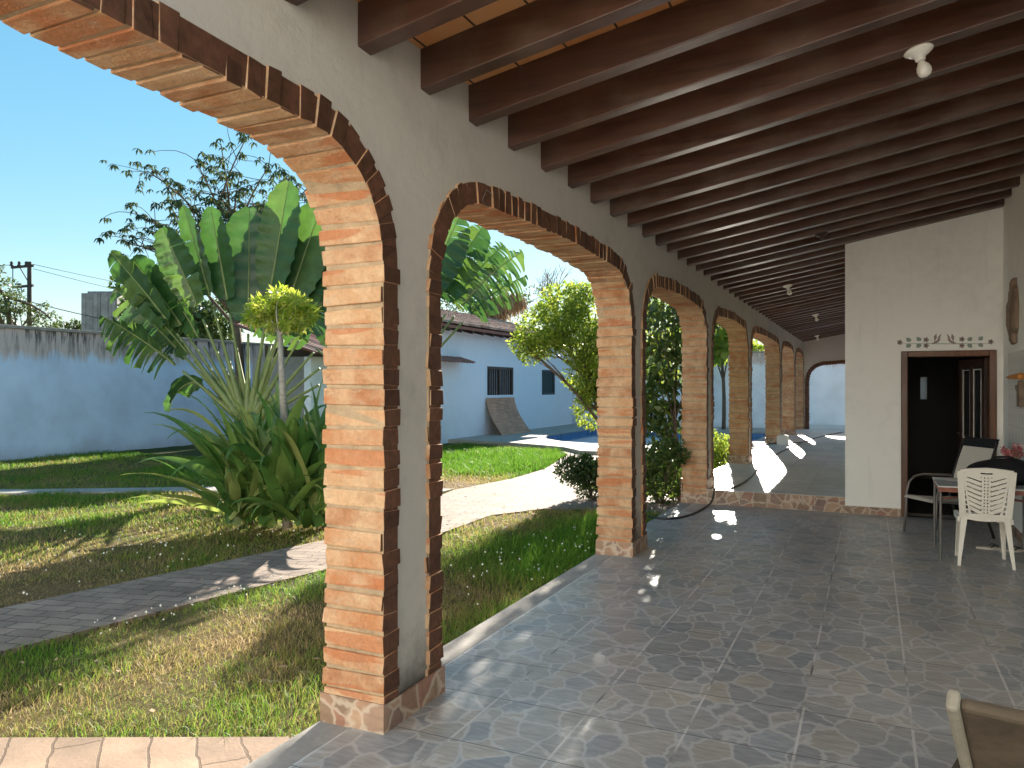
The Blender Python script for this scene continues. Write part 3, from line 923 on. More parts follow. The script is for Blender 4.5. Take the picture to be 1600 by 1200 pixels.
# end wall with its own arch
ew = thing('end_wall', 'cream end wall with a wide brick arch closing the terrace', 'arched wall', (0, 27.5, 0))
mb = MB()
ea = arch_path(-1.88, 0.6, STEPZ, 2.34, 0.55, 0.55, 0.1)
for (a, za), (b, zb_) in zip(ea[1:-2], ea[2:-1]):
    if b - a > 1e-4 and b < 0.1:
        mb.prism([(a, 27.43, za), (b, 27.43, zb_), (b, 27.43, 3.6), (a, 27.43, 3.6)], (0, 0.2, 0))
mb.box((-2.06, 27.43, 0.1), (-1.98, 27.63, 3.55))
mb.build('plaster', M['plaster'], ew, recalc=True)
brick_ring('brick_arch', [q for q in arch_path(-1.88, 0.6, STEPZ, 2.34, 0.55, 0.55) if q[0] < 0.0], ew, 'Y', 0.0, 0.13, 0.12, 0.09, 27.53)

# ================================================================== ROOF
SL = 0.178
def zb_at(x): return 3.105 + SL * (x - XP)
roof = thing('patio_roof', 'sloping roof of dark wooden beams under orange clay tiles', 'roof')
dirv = Vector((1, 0, SL)).normalized(); upv = Vector((-SL, 0, 1)).normalized()
Yb = 2.81 - 0.525 * 18
ys = []
y = 2.81
while y < 27.2: ys.append(y); y += 0.5155
y = 2.81 - 0.5155
while y > 1.9: ys.append(y); y -= 0.5155
for y in sorted(ys):
    x0 = XP - 0.22
    x1 = 1.72 if y < STEP - 0.05 else -0.16
    mb = MB()
    a = Vector((x0, y + 0.05, zb_at(x0))); b = Vector((x1, y + 0.05, zb_at(x1)))
    c = (a + b) / 2 + upv * 0.10
    w = 0.05 + random.uniform(-0.004, 0.004)
    mb.obox(c + Vector((0, random.uniform(-0.010, 0.010), random.uniform(-0.006, 0.006))), (b - a) / 2 + Vector((0, random.uniform(-0.012, 0.012), 0)), (0, w, random.uniform(-0.003, 0.003)), upv * 0.10, 0.004)
    mb.build('beam', M['beam'], roof, bevel=0.006)
def roof_slab(name, off0, off1, x0, x1, y0, y1, mat):
    mb = MB()
    pr = [Vector((x0, y0, zb_at(x0))) + upv * off0, Vector((x1, y0, zb_at(x1))) + upv * off0, Vector((x1, y0, zb_at(x1))) + upv * off1, Vector((x0, y0, zb_at(x0))) + upv * off1]
    mb.prism(pr, (0, y1 - y0, 0))
    return mb.build(name, mat, roof, recalc=True)
roof_slab('ceiling_tile', 0.201, 0.235, XO - 0.10, 1.9, 1.75, 27.6, M['ceiling'])
roof_slab('roof_cover', 0.237, 0.34, XO - 0.12, 2.0, 1.7, 27.9, M['corrugated'])

# ================================================================== HOUSE (right)
house = thing('house', 'white plastered house block with an open dark wooden doorway', 'house', (0.5, STEP, 0))
XR = 1.41
DX0, DX1, DZ = 0.335, 1.345, 2.045
def ztop(x): return zb_at(x) + 0.24
mb = MB()
def fwall(x0, x1, z0):
    mb.prism([(x0, STEP, z0), (x1, STEP, z0), (x1, STEP, ztop(x1)), (x0, STEP, ztop(x0))], (0, 0.22, 0))
fwall(-0.30, DX0, -0.05); fwall(DX0, DX1, DZ); fwall(DX1, XR + 0.2, -0.05)
mb.build('front_wall', M['white_plaster'], house, recalc=True)
mb = MB(); mb.prism([(XR, STEP - 0.001, -0.05), (XR, 1.75, -0.05), (XR, 1.75, ztop(XR) - 0.01), (XR, STEP - 0.001, ztop(XR) - 0.01)], (0.2, 0, 0))
mb.build('side_wall', M['white_plaster'], house, recalc=True)
mb = MB(); mb.box((-0.30, STEP + 0.22, -0.05), (-0.12, 27.43, 3.60)); mb.build('terrace_wall', M['white_plaster'], house)
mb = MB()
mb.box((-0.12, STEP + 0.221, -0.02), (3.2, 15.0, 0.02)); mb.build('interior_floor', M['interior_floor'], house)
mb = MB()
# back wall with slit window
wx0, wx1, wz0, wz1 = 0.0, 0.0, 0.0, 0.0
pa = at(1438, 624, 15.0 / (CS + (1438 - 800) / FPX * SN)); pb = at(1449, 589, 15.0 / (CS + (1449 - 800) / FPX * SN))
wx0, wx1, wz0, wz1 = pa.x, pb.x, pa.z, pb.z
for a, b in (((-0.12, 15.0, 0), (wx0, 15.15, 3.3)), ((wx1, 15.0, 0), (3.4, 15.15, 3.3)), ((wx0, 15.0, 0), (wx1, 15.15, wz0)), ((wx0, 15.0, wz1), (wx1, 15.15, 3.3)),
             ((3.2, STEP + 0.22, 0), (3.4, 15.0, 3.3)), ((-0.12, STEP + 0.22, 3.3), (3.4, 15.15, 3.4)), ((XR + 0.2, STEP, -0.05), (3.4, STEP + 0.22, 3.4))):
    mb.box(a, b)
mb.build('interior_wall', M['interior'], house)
mb = MB(); mb.box((wx0, 15.06, wz0), (wx1, 15.075, wz1)); mb.build('slit_window', M['frosted'], house)
df = MB()
fw = 0.075
df.box((DX0 + 0.002, STEP - 0.025, 0.0), (DX0 + fw, STEP + 0.17, DZ - 0.002))
df.box((DX1 - fw, STEP - 0.025, 0.0), (DX1 - 0.002, STEP + 0.17, DZ - 0.002))
df.box((DX0 + fw, STEP - 0.024, DZ - fw), (DX1 - fw, STEP + 0.168, DZ - 0.004))
dfo = df.build('door_frame', M['door_wood'], house, bevel=0.008)
# door leaf swung into the room
hx, hy = DX1 - fw - 0.01, STEP + 0.17
ld = Vector((-0.20, 0.82, 0)).normalized(); ln = Vector((-ld.y, ld.x, 0))
leaf = MB()
W = 0.84
def lp(u, z, th0, th1, u1, z1, mbx):
    c = Vector((hx, hy, 0)) + ld * ((u + u1) / 2) + ln * ((th0 + th1) / 2) + Vector((0, 0, (z + z1) / 2))
    mbx.obox(c, ld * (u1 - u) / 2, ln * (th1 - th0) / 2, Vector((0, 0, (z1 - z) / 2)))
for u, z, u1, z1 in ((0, 0.02, 0.10, 1.95), (W - 0.10, 0.02, W, 1.95), (0.10, 1.85, W - 0.1, 1.95), (0.10, 0.02, W - 0.1, 0.2), (0.10, 0.78, W - 0.1, 0.92), (0.38, 0.92, 0.46, 1.85)):
    lp(u, z, -0.02, 0.02, u1, z1, leaf)
lp(0.10, 0.2, -0.008, 0.008, W - 0.1, 0.78, leaf)
lo = leaf.build('door_leaf', M['dark_wood'], house, bevel=0.004)
pn = MB()
lp(0.11, 0.925, -0.005, 0.005, 0.375, 1.845, pn); lp(0.465, 0.925, -0.005, 0.005, W - 0.11, 1.845, pn)
pn.build('door_pane', M['glass_dark'], lo)
ed = MB()
for u in (0.13, 0.36, 0.48, 0.71):
    lp(u, 0.96, 0.006, 0.012, u + 0.012, 1.81, ed)
for u, u1 in ((0.13, 0.372), (0.48, 0.722)):
    lp(u, 1.812, 0.006, 0.012, u1, 1.824, ed); lp(u, 0.946, 0.006, 0.012, u1, 0.958, ed)
ed.build('pane_trim', M['porcelain'], lo)
hd = MB(); q = Vector((hx, hy, 1.0)) + ld * (W - 0.05) + ln * 0.05
hd.tube([q - ln * 0.03, q, q - ld * 0.09], 0.009, 8); hd.build('handle', M['metal_grey'], lo)
# skirting
mb = MB(); mb.box((-0.302, STEP - 0.012, 0), (DX0 - 0.002, STEP - 0.0005, 0.095)); mb.box((XR - 0.012, 1.76, 0), (XR - 0.001, STEP - 0.013, 0.095))
mb.build('skirting', M['skirt'], house)
# tiled splash wall
mb = MB(); mb.box((XR - 0.010, 6.5, 0.72), (XR - 0.0005, 10.22, 1.98)); mb.build('tile_panel', M['walltile'], house)

# painted frieze above the door
def fr(px, py):
    u = (px - 800) / FPX
    d = STEP / (CS + u * SN)
    p = at(px, py, d)
    return (p.x, STEP - 0.0015, p.z)
fz = MB()
def blob(cx, cy, rx, ry, ci, n=12, pet=0, dep=0.0):
    fz.cur = ci
    vs = []
    for k in range(n):
        a = 2 * math.pi * k / n
        s = 1 + (0.22 * math.cos(pet * a) if pet else 0)
        x, y, z = fr(cx + rx * s * math.cos(a), cy + ry * s * math.sin(a))
        vs.append((x, y - dep, z))
    fz.add(vs, [tuple(range(n))])
def fpoly(pts, ci, dep=0.0):
    fz.cur = ci
    fz.add([(x, y - dep, z) for x, y, z in (fr(a, b) for a, b in pts)], [tuple(range(len(pts)))])
blob(1480.5, 537, 74, 1.0, 3, 24)
for cx, cy in ((1406, 535), (1447, 531), (1447, 540), (1503, 530), (1503, 540), (1548, 534)):
    blob(cx, cy, 4.2, 3.8, 1, 20, 5, 0.0008); blob(cx, cy, 1.5, 1.4, 2, 8, 0, 0.0016)
for cx, cy, s in ((1420, 531, 1), (1436, 530, 1), (1420, 540, 1), (1436, 540, 1), (1515, 530, -1), (1532, 529, -1), (1515, 540, -1), (1532, 539, -1)):
    e = -1 if cy < 535 else 1
    fpoly([(cx - 4 * s, cy + 3.4 * e), (cx + 1 * s, cy + 3.2 * e), (cx + 4 * s, cy + 0.5 * e), (cx + 3 * s, cy - 2.6 * e), (cx - 1 * s, cy - 3.4 * e), (cx - 4 * s, cy - 1.5 * e)], 0, 0.0008)
for s in (1, -1):
    m_ = lambda q: 1475 + (q - 1475) * s
    fpoly([(m_(1454), 537.5), (m_(1462), 537), (m_(1466), 535), (m_(1470), 530), (m_(1469), 529), (m_(1463), 532)], 1, 0.0008)
    fpoly([(m_(1460), 534), (m_(1459), 526), (m_(1463), 521), (m_(1464), 528)], 1, 0.0010)
    fpoly([(m_(1464), 533), (m_(1466), 526), (m_(1471), 521), (m_(1469), 528)], 1, 0.0010)
fz.build('painted_frieze', [M['stencil_green'], M['stencil_brown'], M['stencil_dark'], M['stencil_pale']], house)

# ================================================================== BOUNDARY WALLS
lw = thing('garden_wall', 'long pale blue limewashed boundary wall with black streaked top on the left', 'wall', (-18.4, 10, 0))
mb = MB(); mb.box((-18.55, -9.4, -0.2), (-18.3, 31.0, 2.98)); mb.build('wall', M['blue_wall'], lw)
mb = MB(); mb.box((-18.60, -9.5, 2.982), (-18.24, 31.0, 3.06)); mb.build('coping', M['concrete'], lw, bevel=0.01)
fwl = thing('garden_wall', 'white boundary wall at the far end beyond the pool and end arch', 'wall', (-8, 31.1, 0))
mb = MB(); mb.box((-18.3, 31.02, -0.2), (5.0, 31.25, 2.93)); mb.build('wall', M['far_wall'], fwl)
mb = MB(); mb.box((-18.3, 30.98, 2.932), (5.0, 31.3, 3.0)); mb.build('coping', M['concrete'], fwl, bevel=0.01)
bwl = thing('bounce_wall', 'tall white wall added out of view behind the viewer to bounce sunlight', 'house', (-4, -5.2, 0))
mb = MB(); mb.box((-12.0, -5.5, -0.2), (6.0, -5.2, 6.5)); mb.build('wall', m_plaster('added bounce wall white', (0.88, 0.87, 0.84), 0.03), bwl)  # unseen wall added to bounce sunlight into the patio

# ================================================================== GUEST HOUSE
CX = -11.6
gh = thing('guest_house', 'pale guest house with weathered clay tile roof beside the pool', 'house', (-14, 25, 0))
mb = MB()
def cwall(y0, y1, z0, z1): mb.box((CX - 0.2, y0, z0), (CX, y1, z1))
W1 = (22.85, 24.95, 1.33, 2.30); W2 = (27.55, 28.95, 1.30, 2.28)
EZ = 3.42
cwall(19.8, W1[0], -0.1, EZ); cwall(W1[0], W1[1], -0.1, W1[2]); cwall(W1[0], W1[1], W1[3], EZ); cwall(W1[1], W2[0], -0.1, EZ)
cwall(W2[0], W2[1], -0.1, W2[2]); cwall(W2[0], W2[1], W2[3], EZ); cwall(W2[1], 30.9, -0.1, EZ)
mb.prism([(CX - 0.201, 19.8, -0.1), (CX - 0.201, 19.8, EZ), (-15.5, 19.8, EZ + 1.15), (-17.5, 19.8, EZ + 0.6), (-17.5, 19.8, -0.1)], (0, 0.2, 0))
mb.box((-17.5, 30.7, -0.1), (CX - 0.2, 30.9, EZ))
mb.build('wall', M['casita'], gh, recalc=True)
mb = MB()
mb.box((CX - 0.19, W1[0], W1[2]), (CX - 0.02, W1[0] + 0.12, W1[3])); mb.box((CX - 0.19, W1[1] - 0.12, W1[2]), (CX - 0.02, W1[1], W1[3]))
mb.box((CX - 0.189, W1[0] + 0.12, W1[3] - 0.09), (CX - 0.021, W1[1] - 0.12, W1[3])); mb.box((CX - 0.188, (W1[0] + W1[1]) / 2 - 0.05, W1[2]), (CX - 0.04, (W1[0] + W1[1]) / 2 + 0.05, W1[3] - 0.09))
w1 = mb.build('window', M['dark_wood'], gh)
mb = MB(); mb.box((CX - 0.17, W1[0] + 0.1, W1[2]), (CX - 0.15, W1[1] - 0.1, W1[3] - 0.05)); mb.build('pane', M['glass_dark'], w1)
mb = MB()
for k in range(11):
    yy = W1[0] + 0.2 + k * (W1[1] - W1[0] - 0.4) / 10
    mb.box((CX - 0.10, yy - 0.022, W1[2]), (CX - 0.07, yy + 0.022, W1[3] - 0.09))
mb.build('bars', simple('grey window bar', (0.20, 0.17, 0.17), 0.6), w1)
mb = MB()
a, b, c, d = W2
for q in (((a, c), (a + 0.08, d)), ((b - 0.08, c), (b, d)), ((a + 0.08, c), (b - 0.08, c + 0.08)), ((a + 0.08, d - 0.08), (b - 0.08, d))):
    mb.box((CX - 0.15, q[0][0], q[0][1]), (CX - 0.02, q[1][0], q[1][1]))
w2 = mb.build('window', simple('blue grey window frame', (0.06, 0.07, 0.09), 0.5), gh)
mb = MB(); mb.box((CX - 0.10, a + 0.07, c + 0.07), (CX - 0.08, b - 0.07, d - 0.07)); mb.build('pane', simple('green insect screen', (0.045, 0.06, 0.06), 0.7), w2)
# roof with rows of barrel tiles
mb = MB()
RX0, RZ0, RX1, RZ1 = -11.05, 3.42, -15.5, 4.62
sv = Vector((RX1 - RX0, 0, RZ1 - RZ0)); sl = sv.length; sv.normalize(); sn = Vector((sv.z, 0, -sv.x)); sn = sn if sn.z > 0 else -sn
row = 0.36
nr = int(sl / row)
for r in range(nr):
    yy = 19.35
    while yy < 31.0:
        seg = 5
        vs = []
        rr = 0.105
        lift = 0.02 + random.uniform(0, 0.012)
        for e, (s0, l0) in enumerate(((r * row - 0.03, 0.022 + lift), ((r + 1) * row, lift))):
            base = Vector((RX0, yy + random.uniform(-0.006, 0.006), RZ0)) + sv * s0
            for k in range(seg + 1):
                an = math.pi * k / seg
                vs.append(base + Vector((0, math.cos(an) * rr, 0)) + sn * (math.sin(an) * rr * 0.8 + l0))
        fs = [(k, k + 1, seg + 1 + k + 1, seg + 1 + k) for k in range(seg)] + [tuple(range(seg + 1))]
        mb.add(vs, fs)
        yy += 0.20
rf = mb.build('roof', M['rooftile'], gh)
mb = MB(); mb.prism([Vector((RX0, 19.3, RZ0)), Vector((RX1, 19.3, RZ1)), Vector((RX1, 19.3, RZ1)) - sn * 0.09, Vector((RX0, 19.3, RZ0)) - sn * 0.09], (0, 11.75, 0))
mb.build('roof_deck', M['corrugated'], gh, recalc=True)
mb = MB(); mb.prism([Vector((RX1 - 0.02, 19.3, RZ1 + 0.1)), Vector((RX1 - 0.02, 19.3, RZ1)), Vector((-17.9, 19.3, RZ1 - 0.7)), Vector((-17.9, 19.3, RZ1 - 0.6))], (0, 11.75, 0))
mb.build('rear_roof', M['rooftile'], gh, recalc=True)
yy = 19.5
while yy < 30.9:
    mb = MB(); p = Vector((-11.1, yy, 3.37)); q = p + sv * 0.75
    mb.obox((p + q) / 2 - sn * 0.075, (q - p) / 2, (0, 0.05, 0), sn * 0.06); yy += 0.72
    mb.build('rafter', M['dark_wood'], gh)
# annex with corrugated roof
an = thing('annex', 'low white annex with a dull red corrugated roof beside the guest house', 'shed', (-14, 17, 0))
mb = MB()
mb.box((-11.75, 13.9, -0.15), (-11.55, 19.78, 2.3)); mb.build('wall', M['casita'], an)
mb = MB(); mb.box((-13.3, 13.9, -0.15), (-11.752, 14.1, 2.3)); mb.build('end_wall', M['grey_plaster'], an)
mb = MB()
y0, y1 = 13.35, 21.0
mb2 = MB(); mb2.box((-13.3, 14.102, -0.15), (-13.1, 19.78, 2.6)); mb2.build('back_wall', M['grey_plaster'], an)
xs = np.linspace(-11.05, -13.4, 3)
yy = np.arange(y0, y1, 0.04)
vs = []; fs = []
for i, x in enumerate(xs):
    for y in yy:
        vs.append((x, y, 2.36 + (-11.05 - x) * 0.30 + 0.028 * math.sin(y * 2 * math.pi / 0.19)))
m_ = len(yy)
for i in range(len(xs) - 1):
    for j in range(m_ - 1):
        fs.append((i * m_ + j, i * m_ + j + 1, (i + 1) * m_ + j + 1, (i + 1) * m_ + j))
mb.add(vs, fs)
ro = mb.build('roof', M['corrugated'], an, smooth=True)
sm = ro.modifiers.new('solid', 'SOLIDIFY'); sm.thickness = 0.012

# sheet of plywood leaning on the wall
mb = MB()
N = 10; vs = []
for side in (0.0, 0.02):
    for k in range(N + 1):
        t = k / N
        zz = DECKZ + 1.22 * t
        xx = CX + 0.05 + 0.62 * (1 - t) ** 1.7 + side
        for yv in (22.62 + 0.08 * t, 24.95 - 0.1 * t):
            vs.append((xx, yv, zz))
fs = []
o2 = 2 * (N + 1)
for k in range(N):
    a = 2 * k
    fs += [(a, a + 2, a + 3, a + 1), (o2 + a, o2 + a + 1, o2 + a + 3, o2 + a + 2), (a, o2 + a, o2 + a + 2, a + 2), (a + 1, a + 3, o2 + a + 3, o2 + a + 1)]
fs += [(0, 1, o2 + 1, o2), (2 * N, o2 + 2 * N, o2 + 2 * N + 1, 2 * N + 1)]
mb.add(vs, fs)
tag(mb.build('plywood_sheet', M['ply'], recalc=True, smooth=False), 'bowed brown plywood sheet leaning under the guest house window', 'board')

# ================================================================== VEGETATION
def leaf_cards(centers, radii, n, ls, droop=0.3, shell=0.55, aspect=0.42, flat=0.7, up=0.0, gap=0.0):
    """n folded leaf shapes spread through the clumps"""
    centers = np.array(centers, float); radii = np.array(radii, float)
    if radii.ndim == 1: radii = np.repeat(radii[:, None], 3, 1)
    w = radii.prod(1) ** (2 / 3); w /= w.sum()
    k = RNG.choice(len(centers), n, p=w)
    dirs = RNG.normal(size=(n, 3)); dirs /= np.linalg.norm(dirs, axis=1)[:, None]
    rad = RNG.random(n) ** (1 / 3.0)
    rad = shell * (0.75 + 0.35 * rad) + (1 - shell) * rad
    P = centers[k] + dirs * rad[:, None] * radii[k]
    if gap:
        g = np.sin(P[:, 0] * 3.1 + 1.0) * np.sin(P[:, 1] * 2.7) * np.sin(P[:, 2] * 3.7 + 0.5)
        P = P[g > -gap]; dirs = dirs[g > -gap]; n = len(P)
    ax = dirs * 0.6 + RNG.normal(size=(n, 3)) * flat
    ax[:, 2] += up - droop
    ax /= np.linalg.norm(ax, axis=1)[:, None]
    s = np.cross(ax, RNG.normal(size=(n, 3))); s /= np.linalg.norm(s, axis=1)[:, None]
    nn = np.cross(ax, s)
    ln = ls * RNG.uniform(0.6, 1.3, n)[:, None]
    wd = ln * aspect * 0.5
    A = P; B = P + ax * ln * 0.45 + s * wd + nn * wd * 0.25; Cc = P + ax * ln; D = P + ax * ln * 0.45 - s * wd + nn * wd * 0.25
    V = np.stack([A, B, Cc, D], 1).reshape(-1, 3)
    b = np.arange(n)[:, None] * 4
    F = np.concatenate([b + np.array([[0, 1, 2]]), b + np.array([[0, 2, 3]])], 0)
    return V, F
def limb(mb, a, b, r0, r1, bend=0.12, n=6):
    a, b = Vector(a), Vector(b)
    Ln = (b - a).length
    off = Vector((random.uniform(-1, 1), random.uniform(-1, 1), random.uniform(-0.3, 1))) * Ln * bend
    pts = []; rs = []
    for k in range(n + 1):
        t = k / n
        pts.append(a.lerp(b, t) + off * math.sin(math.pi * t)); rs.append(r0 + (r1 - r0) * t)
    mb.tube(pts, rs, 7)
    return pts
def tree(name, label, cat, base, top, r0, clumps, n, ls, leafm, bark, group=None, **kw):
    t = thing(name, label, cat, base, group)
    mb = MB()
    base = Vector(base); top = Vector(top)
    pts = limb(mb, base - Vector((0, 0, 0.1)), top, r0, r0 * 0.55, 0.06)
    for (c, r) in clumps:
        c = Vector(c)
        s = pts[random.choice((3, 4, 5, 6))]
        q = limb(mb, s, c, r0 * 0.42, r0 * 0.10, 0.12)
        rr = r if not isinstance(r, tuple) else sum(r) / 3
        for _ in range(4):
            e = c + Vector((random.uniform(-1, 1), random.uniform(-1, 1), random.uniform(-0.6, 1))).normalized() * rr * 0.8
            limb(mb, q[random.choice((3, 4, 5))], e, r0 * 0.13, r0 * 0.04, 0.12, 4)
    mb.build('trunk', bark, t, smooth=True)
    V, F = leaf_cards([c for c, r in clumps], [r if isinstance(r, tuple) else (r, r, r) for c, r in clumps], n, ls, **kw)
    np_mesh('crown', V, F, leafm, t)
    return t
def AT(px, py, d): return tuple(at(px, py, d))

# lime tree outside the second and third arch
D = 13.0
cl = [(AT(880, 480, D), 0.42), (AT(930, 490, 13.3), 0.5), (AT(845, 520, 12.7), 0.40), (AT(895, 525, D), 0.50), (AT(955, 545, 13.4), 0.6),
      (AT(830, 548, 12.6), 0.22), (AT(868, 505, 12.8), 0.42), (AT(930, 590, 13.2), 0.45), (AT(975, 610, 13.2), 0.5), (AT(1000, 560, 13.6), 0.5),
      (AT(1040, 560, 14), 0.5), (AT(1045, 500, 14.2), 0.45), (AT(815, 535, 12.5), 0.20), (AT(925, 640, 12.9), 0.32), (AT(990, 480, 13.8), 0.5), (AT(905, 462, 13.2), 0.25), (AT(955, 440, 13.6), 0.25), (AT(912, 540, 12.7), 0.4), (AT(908, 582, 12.8), 0.33), (AT(940, 615, 12.9), 0.38), (AT(850, 540, 12.8), 0.26), (AT(960, 640, 12.8), 0.35)]
b0 = gp(968, 762, GZ); tp = at(930, 600, 13.0)
tree('lime_tree', 'bright yellow green citrus tree with leaning trunk outside the second arch', 'tree', tuple(b0), tuple(tp), 0.075, cl, 31000, 0.072, M['leaf_lime'], M['bark'], shell=0.35, gap=0.35)
# darker tree behind the third arch
D = 11.9
cl = [(AT(1030, 520, D), 0.38), (AT(1050, 575, 11.8), 0.35), (AT(1025, 620, D), 0.33), (AT(1048, 655, D), 0.30), (AT(1022, 690, 11.7), 0.28), (AT(1045, 720, D), 0.26), (AT(1005, 640, 12.1), 0.3),
      (AT(1040, 455, 13.2), 0.5), (AT(1085, 440, 13.4), 0.45), (AT(1060, 395, 13.6), 0.5), (AT(1010, 405, 13.4), 0.5), (AT(1100, 395, 14), 0.45), (AT(1040, 350, 14), 0.45), (AT(990, 370, 14), 0.4)]
b0 = gp(1062, 785, GZ)
tree('leafy_tree', 'dark leaved young tree standing just outside the third arch', 'tree', tuple(b0), AT(1040, 600, 11.9), 0.035, cl, 5000, 0.14, M['leaf_mid'], M['bark'], shell=0.3, aspect=0.5, droop=0.6)

cl = [(AT(1126, 476, 16.5), 0.32), (AT(1118, 450, 16.0), 0.40), (AT(1106, 480, 16.8), 0.40), (AT(1100, 450, 16.6), 0.4)]
tree('leafy_tree', 'broad leaved young tree whose crown just tops the fourth arch opening', 'tree', (-3.4, 17.0, GZ), AT(1100, 520, 16.8), 0.05, cl, 800, 0.22, M['leaf_mid'], M['bark'], shell=0.3, aspect=0.5, droop=0.5)

cl = [(AT(1128, 528, 28.5), 0.50), (AT(1118, 540, 28.5), 0.42), (AT(1142, 520, 28.8), 0.5), (AT(1105, 520, 28.5), 0.6), (AT(1135, 508, 29), 0.5)]
tree('banana_tree', 'bright green broad leaved plant by the far wall framed in the fourth arch', 'tree', (-5.0, 29.4, DECKZ), AT(1122, 530, 28.8), 0.08, cl, 420, 0.55, M['leaf_lime'], M['bark'], shell=0.3, aspect=0.45, droop=0.6)

def shrub(label, c, rad, n, ls, mat, group='low shrubs along the arcade foot'):
    t = thing('shrub', label, 'shrub', (c[0], c[1], GZ), group)
    mb = MB()
    cls = []
    for _ in range(9):
        e = Vector((c[0] + random.uniform(-1, 1) * rad[0] * 0.7, c[1] + random.uniform(-1, 1) * rad[1] * 0.7, GZ + rad[2] * random.uniform(0.5, 1.6)))
        limb(mb, (c[0], c[1], GZ - 0.03), e, 0.012, 0.004, 0.1, 4)
        cls.append((e, rad[0] * random.uniform(0.3, 0.5)))
    cls.append((Vector((c[0], c[1], GZ + rad[2] * 0.6)), rad[0] * 0.7))
    mb.build('stem', M['bark'], t)
    V, F = leaf_cards([q for q, r in cls], [r for q, r in cls], n, ls, shell=0.4, up=0.5, droop=0.0)
    V[:, 2] = np.maximum(V[:, 2], GZ)
    np_mesh('foliage', V, F, mat, t)
b = gp(925, 782, GZ); shrub('dark rounded shrub at the left foot of the second pier', (b.x, b.y), (0.42, 0.42, 0.46), 4600, 0.06, M['leaf_dark'])
b = gp(1035, 795, GZ); shrub('sunlit leafy shrub at the foot of the third arch', (b.x - 0.1, b.y + 0.3), (0.42, 0.55, 0.5), 2600, 0.075, M['leaf_mid'])
b = gp(1128, 748, GZ); shrub('small bright shrub outside the fourth arch beside the terrace edge', (b.x - 0.25, b.y + 0.1), (0.55, 0.7, 0.5), 2600, 0.07, M['leaf_lime'])

# traveller palms: fans of paddle leaves on long stalks
def travel_palm(label, base, hz, ex, specs, nrm):
    t = thing('traveller_palm', label, 'palm', base, 'traveller palms at the back of the lawn')
    base = Vector(base); ex = Vector(ex).normalized(); nrm = Vector(nrm).normalized()
    mb = MB()
    mb.tube([base - Vector((0, 0, 0.1)), base + Vector((0, 0, hz * 0.4)), base + Vector((0, 0, hz * 0.66))], [0.20, 0.17, 0.13], 12)
    mb.build('trunk', M['bark'], t, smooth=True)
    st = MB(); lf = MB()
    for i, (deg, pl, bl, bw, droop, tear, tw) in enumerate(specs):
        a = R(deg)
        d0 = (ex * math.sin(a) + Vector((0, 0, 1)) * math.cos(a)).normalized()
        root = base + Vector((0, 0, hz * 0.62)) + ex * math.sin(a) * 0.16 + nrm * random.uniform(-0.08, 0.08)
        pts = []; rs = []
        p = root.copy(); d = d0.copy(); side = 1 if deg >= 0 else -1
        d = (d + nrm * random.uniform(-0.12, 0.12)).normalized()
        n1 = 8
        for k in range(n1 + 1):
            pts.append(p.copy()); tt = k / n1; rs.append(0.070 * (1 - tt) ** 2.2 + 0.020)
            d = (d + Vector((0, 0, -1)) * droop * 0.01 * side * 0).normalized()
            p = p + d * pl / n1
        # boat shaped sheath at the foot of the stalk, then the midrib
        st.tube(pts, rs, 8)
        n2 = 26; mid = [p.copy()]
        for k in range(n2):
            d = (d + Vector((0, 0, -1)) * droop / n2 + ex * math.sin(a) * droop * 0.25 / n2).normalized()
            p = p + d * bl / n2; mid.append(p.copy())
        st.tube(mid, [0.017 * (1 - k / (n2 + 1)) + 0.004 for k in range(len(mid))], 6)
        inpl = d0.cross(nrm).normalized()
        for sgn in (-1, 1):
            fold = random.uniform(0.10, 0.35)
            lat0 = (inpl * math.cos(R(tw)) + nrm * math.sin(R(tw))) * sgn + nrm.lerp(Vector((0, 0, 1)), 0.3) * fold
            k = 0
            ang_d = 0.0
            while k < n2:
                run = 1
                if tear < 0.05: run = n2
                else:
                    while k + run < n2 and random.random() > tear: run += 1
                dr = random.uniform(0, 1) * tear * 1.1
                if random.random() < tear * 0.10: k += run; continue
                vs = []
                cols = 4
                for j in range(run + 1):
                    kk = min(k + j, n2); tt = kk / n2
                    wdt = bw * (max(0.0, math.sin(math.pi * min(1, tt * 0.93 + 0.06))) ** 0.42) * (1 if tt < 0.96 else 0.75)
                    tan = (mid[min(kk + 1, n2)] - mid[max(kk - 1, 0)]).normalized()
                    lat = (lat0 - tan * lat0.dot(tan)).normalized()
                    jw = wdt * (1 + 0.05 * math.sin(kk * 2.3 + i))
                    g = 0.0
                    if tear >= 0.05 and run > 0:
                        g = (0.10 if j == 0 else (-0.10 if j == run else 0.0)) * bl / n2 * 2
                    for c in range(cols + 1):
                        s = c / cols
                        q = mid[kk] + lat * jw * s + tan * (jw * s * 0.30 + g * s)
                        q = q + Vector((0, 0, -1)) * (dr * jw * s * s + 0.10 * jw * s * s) + nrm * (0.035 * math.sin(kk * 1.7 + s * 3) * s)
                        vs.append(q)
                fs = []
                for j in range(run):
                    for c in range(cols):
                        fs.append((j * (cols + 1) + c, j * (cols + 1) + c + 1, (j + 1) * (cols + 1) + c + 1, (j + 1) * (cols + 1) + c))
                lf.add(vs, fs)
                k += run
    st.build('stalks', M['stalk'], t, smooth=True)
    lf.build('leaves', M['leaf_palm'], t, smooth=True)
    return t
e1 = (CS, SN, 0); nr1 = (SN, -CS, 0)
pb1 = at(388, 612, 12.6)
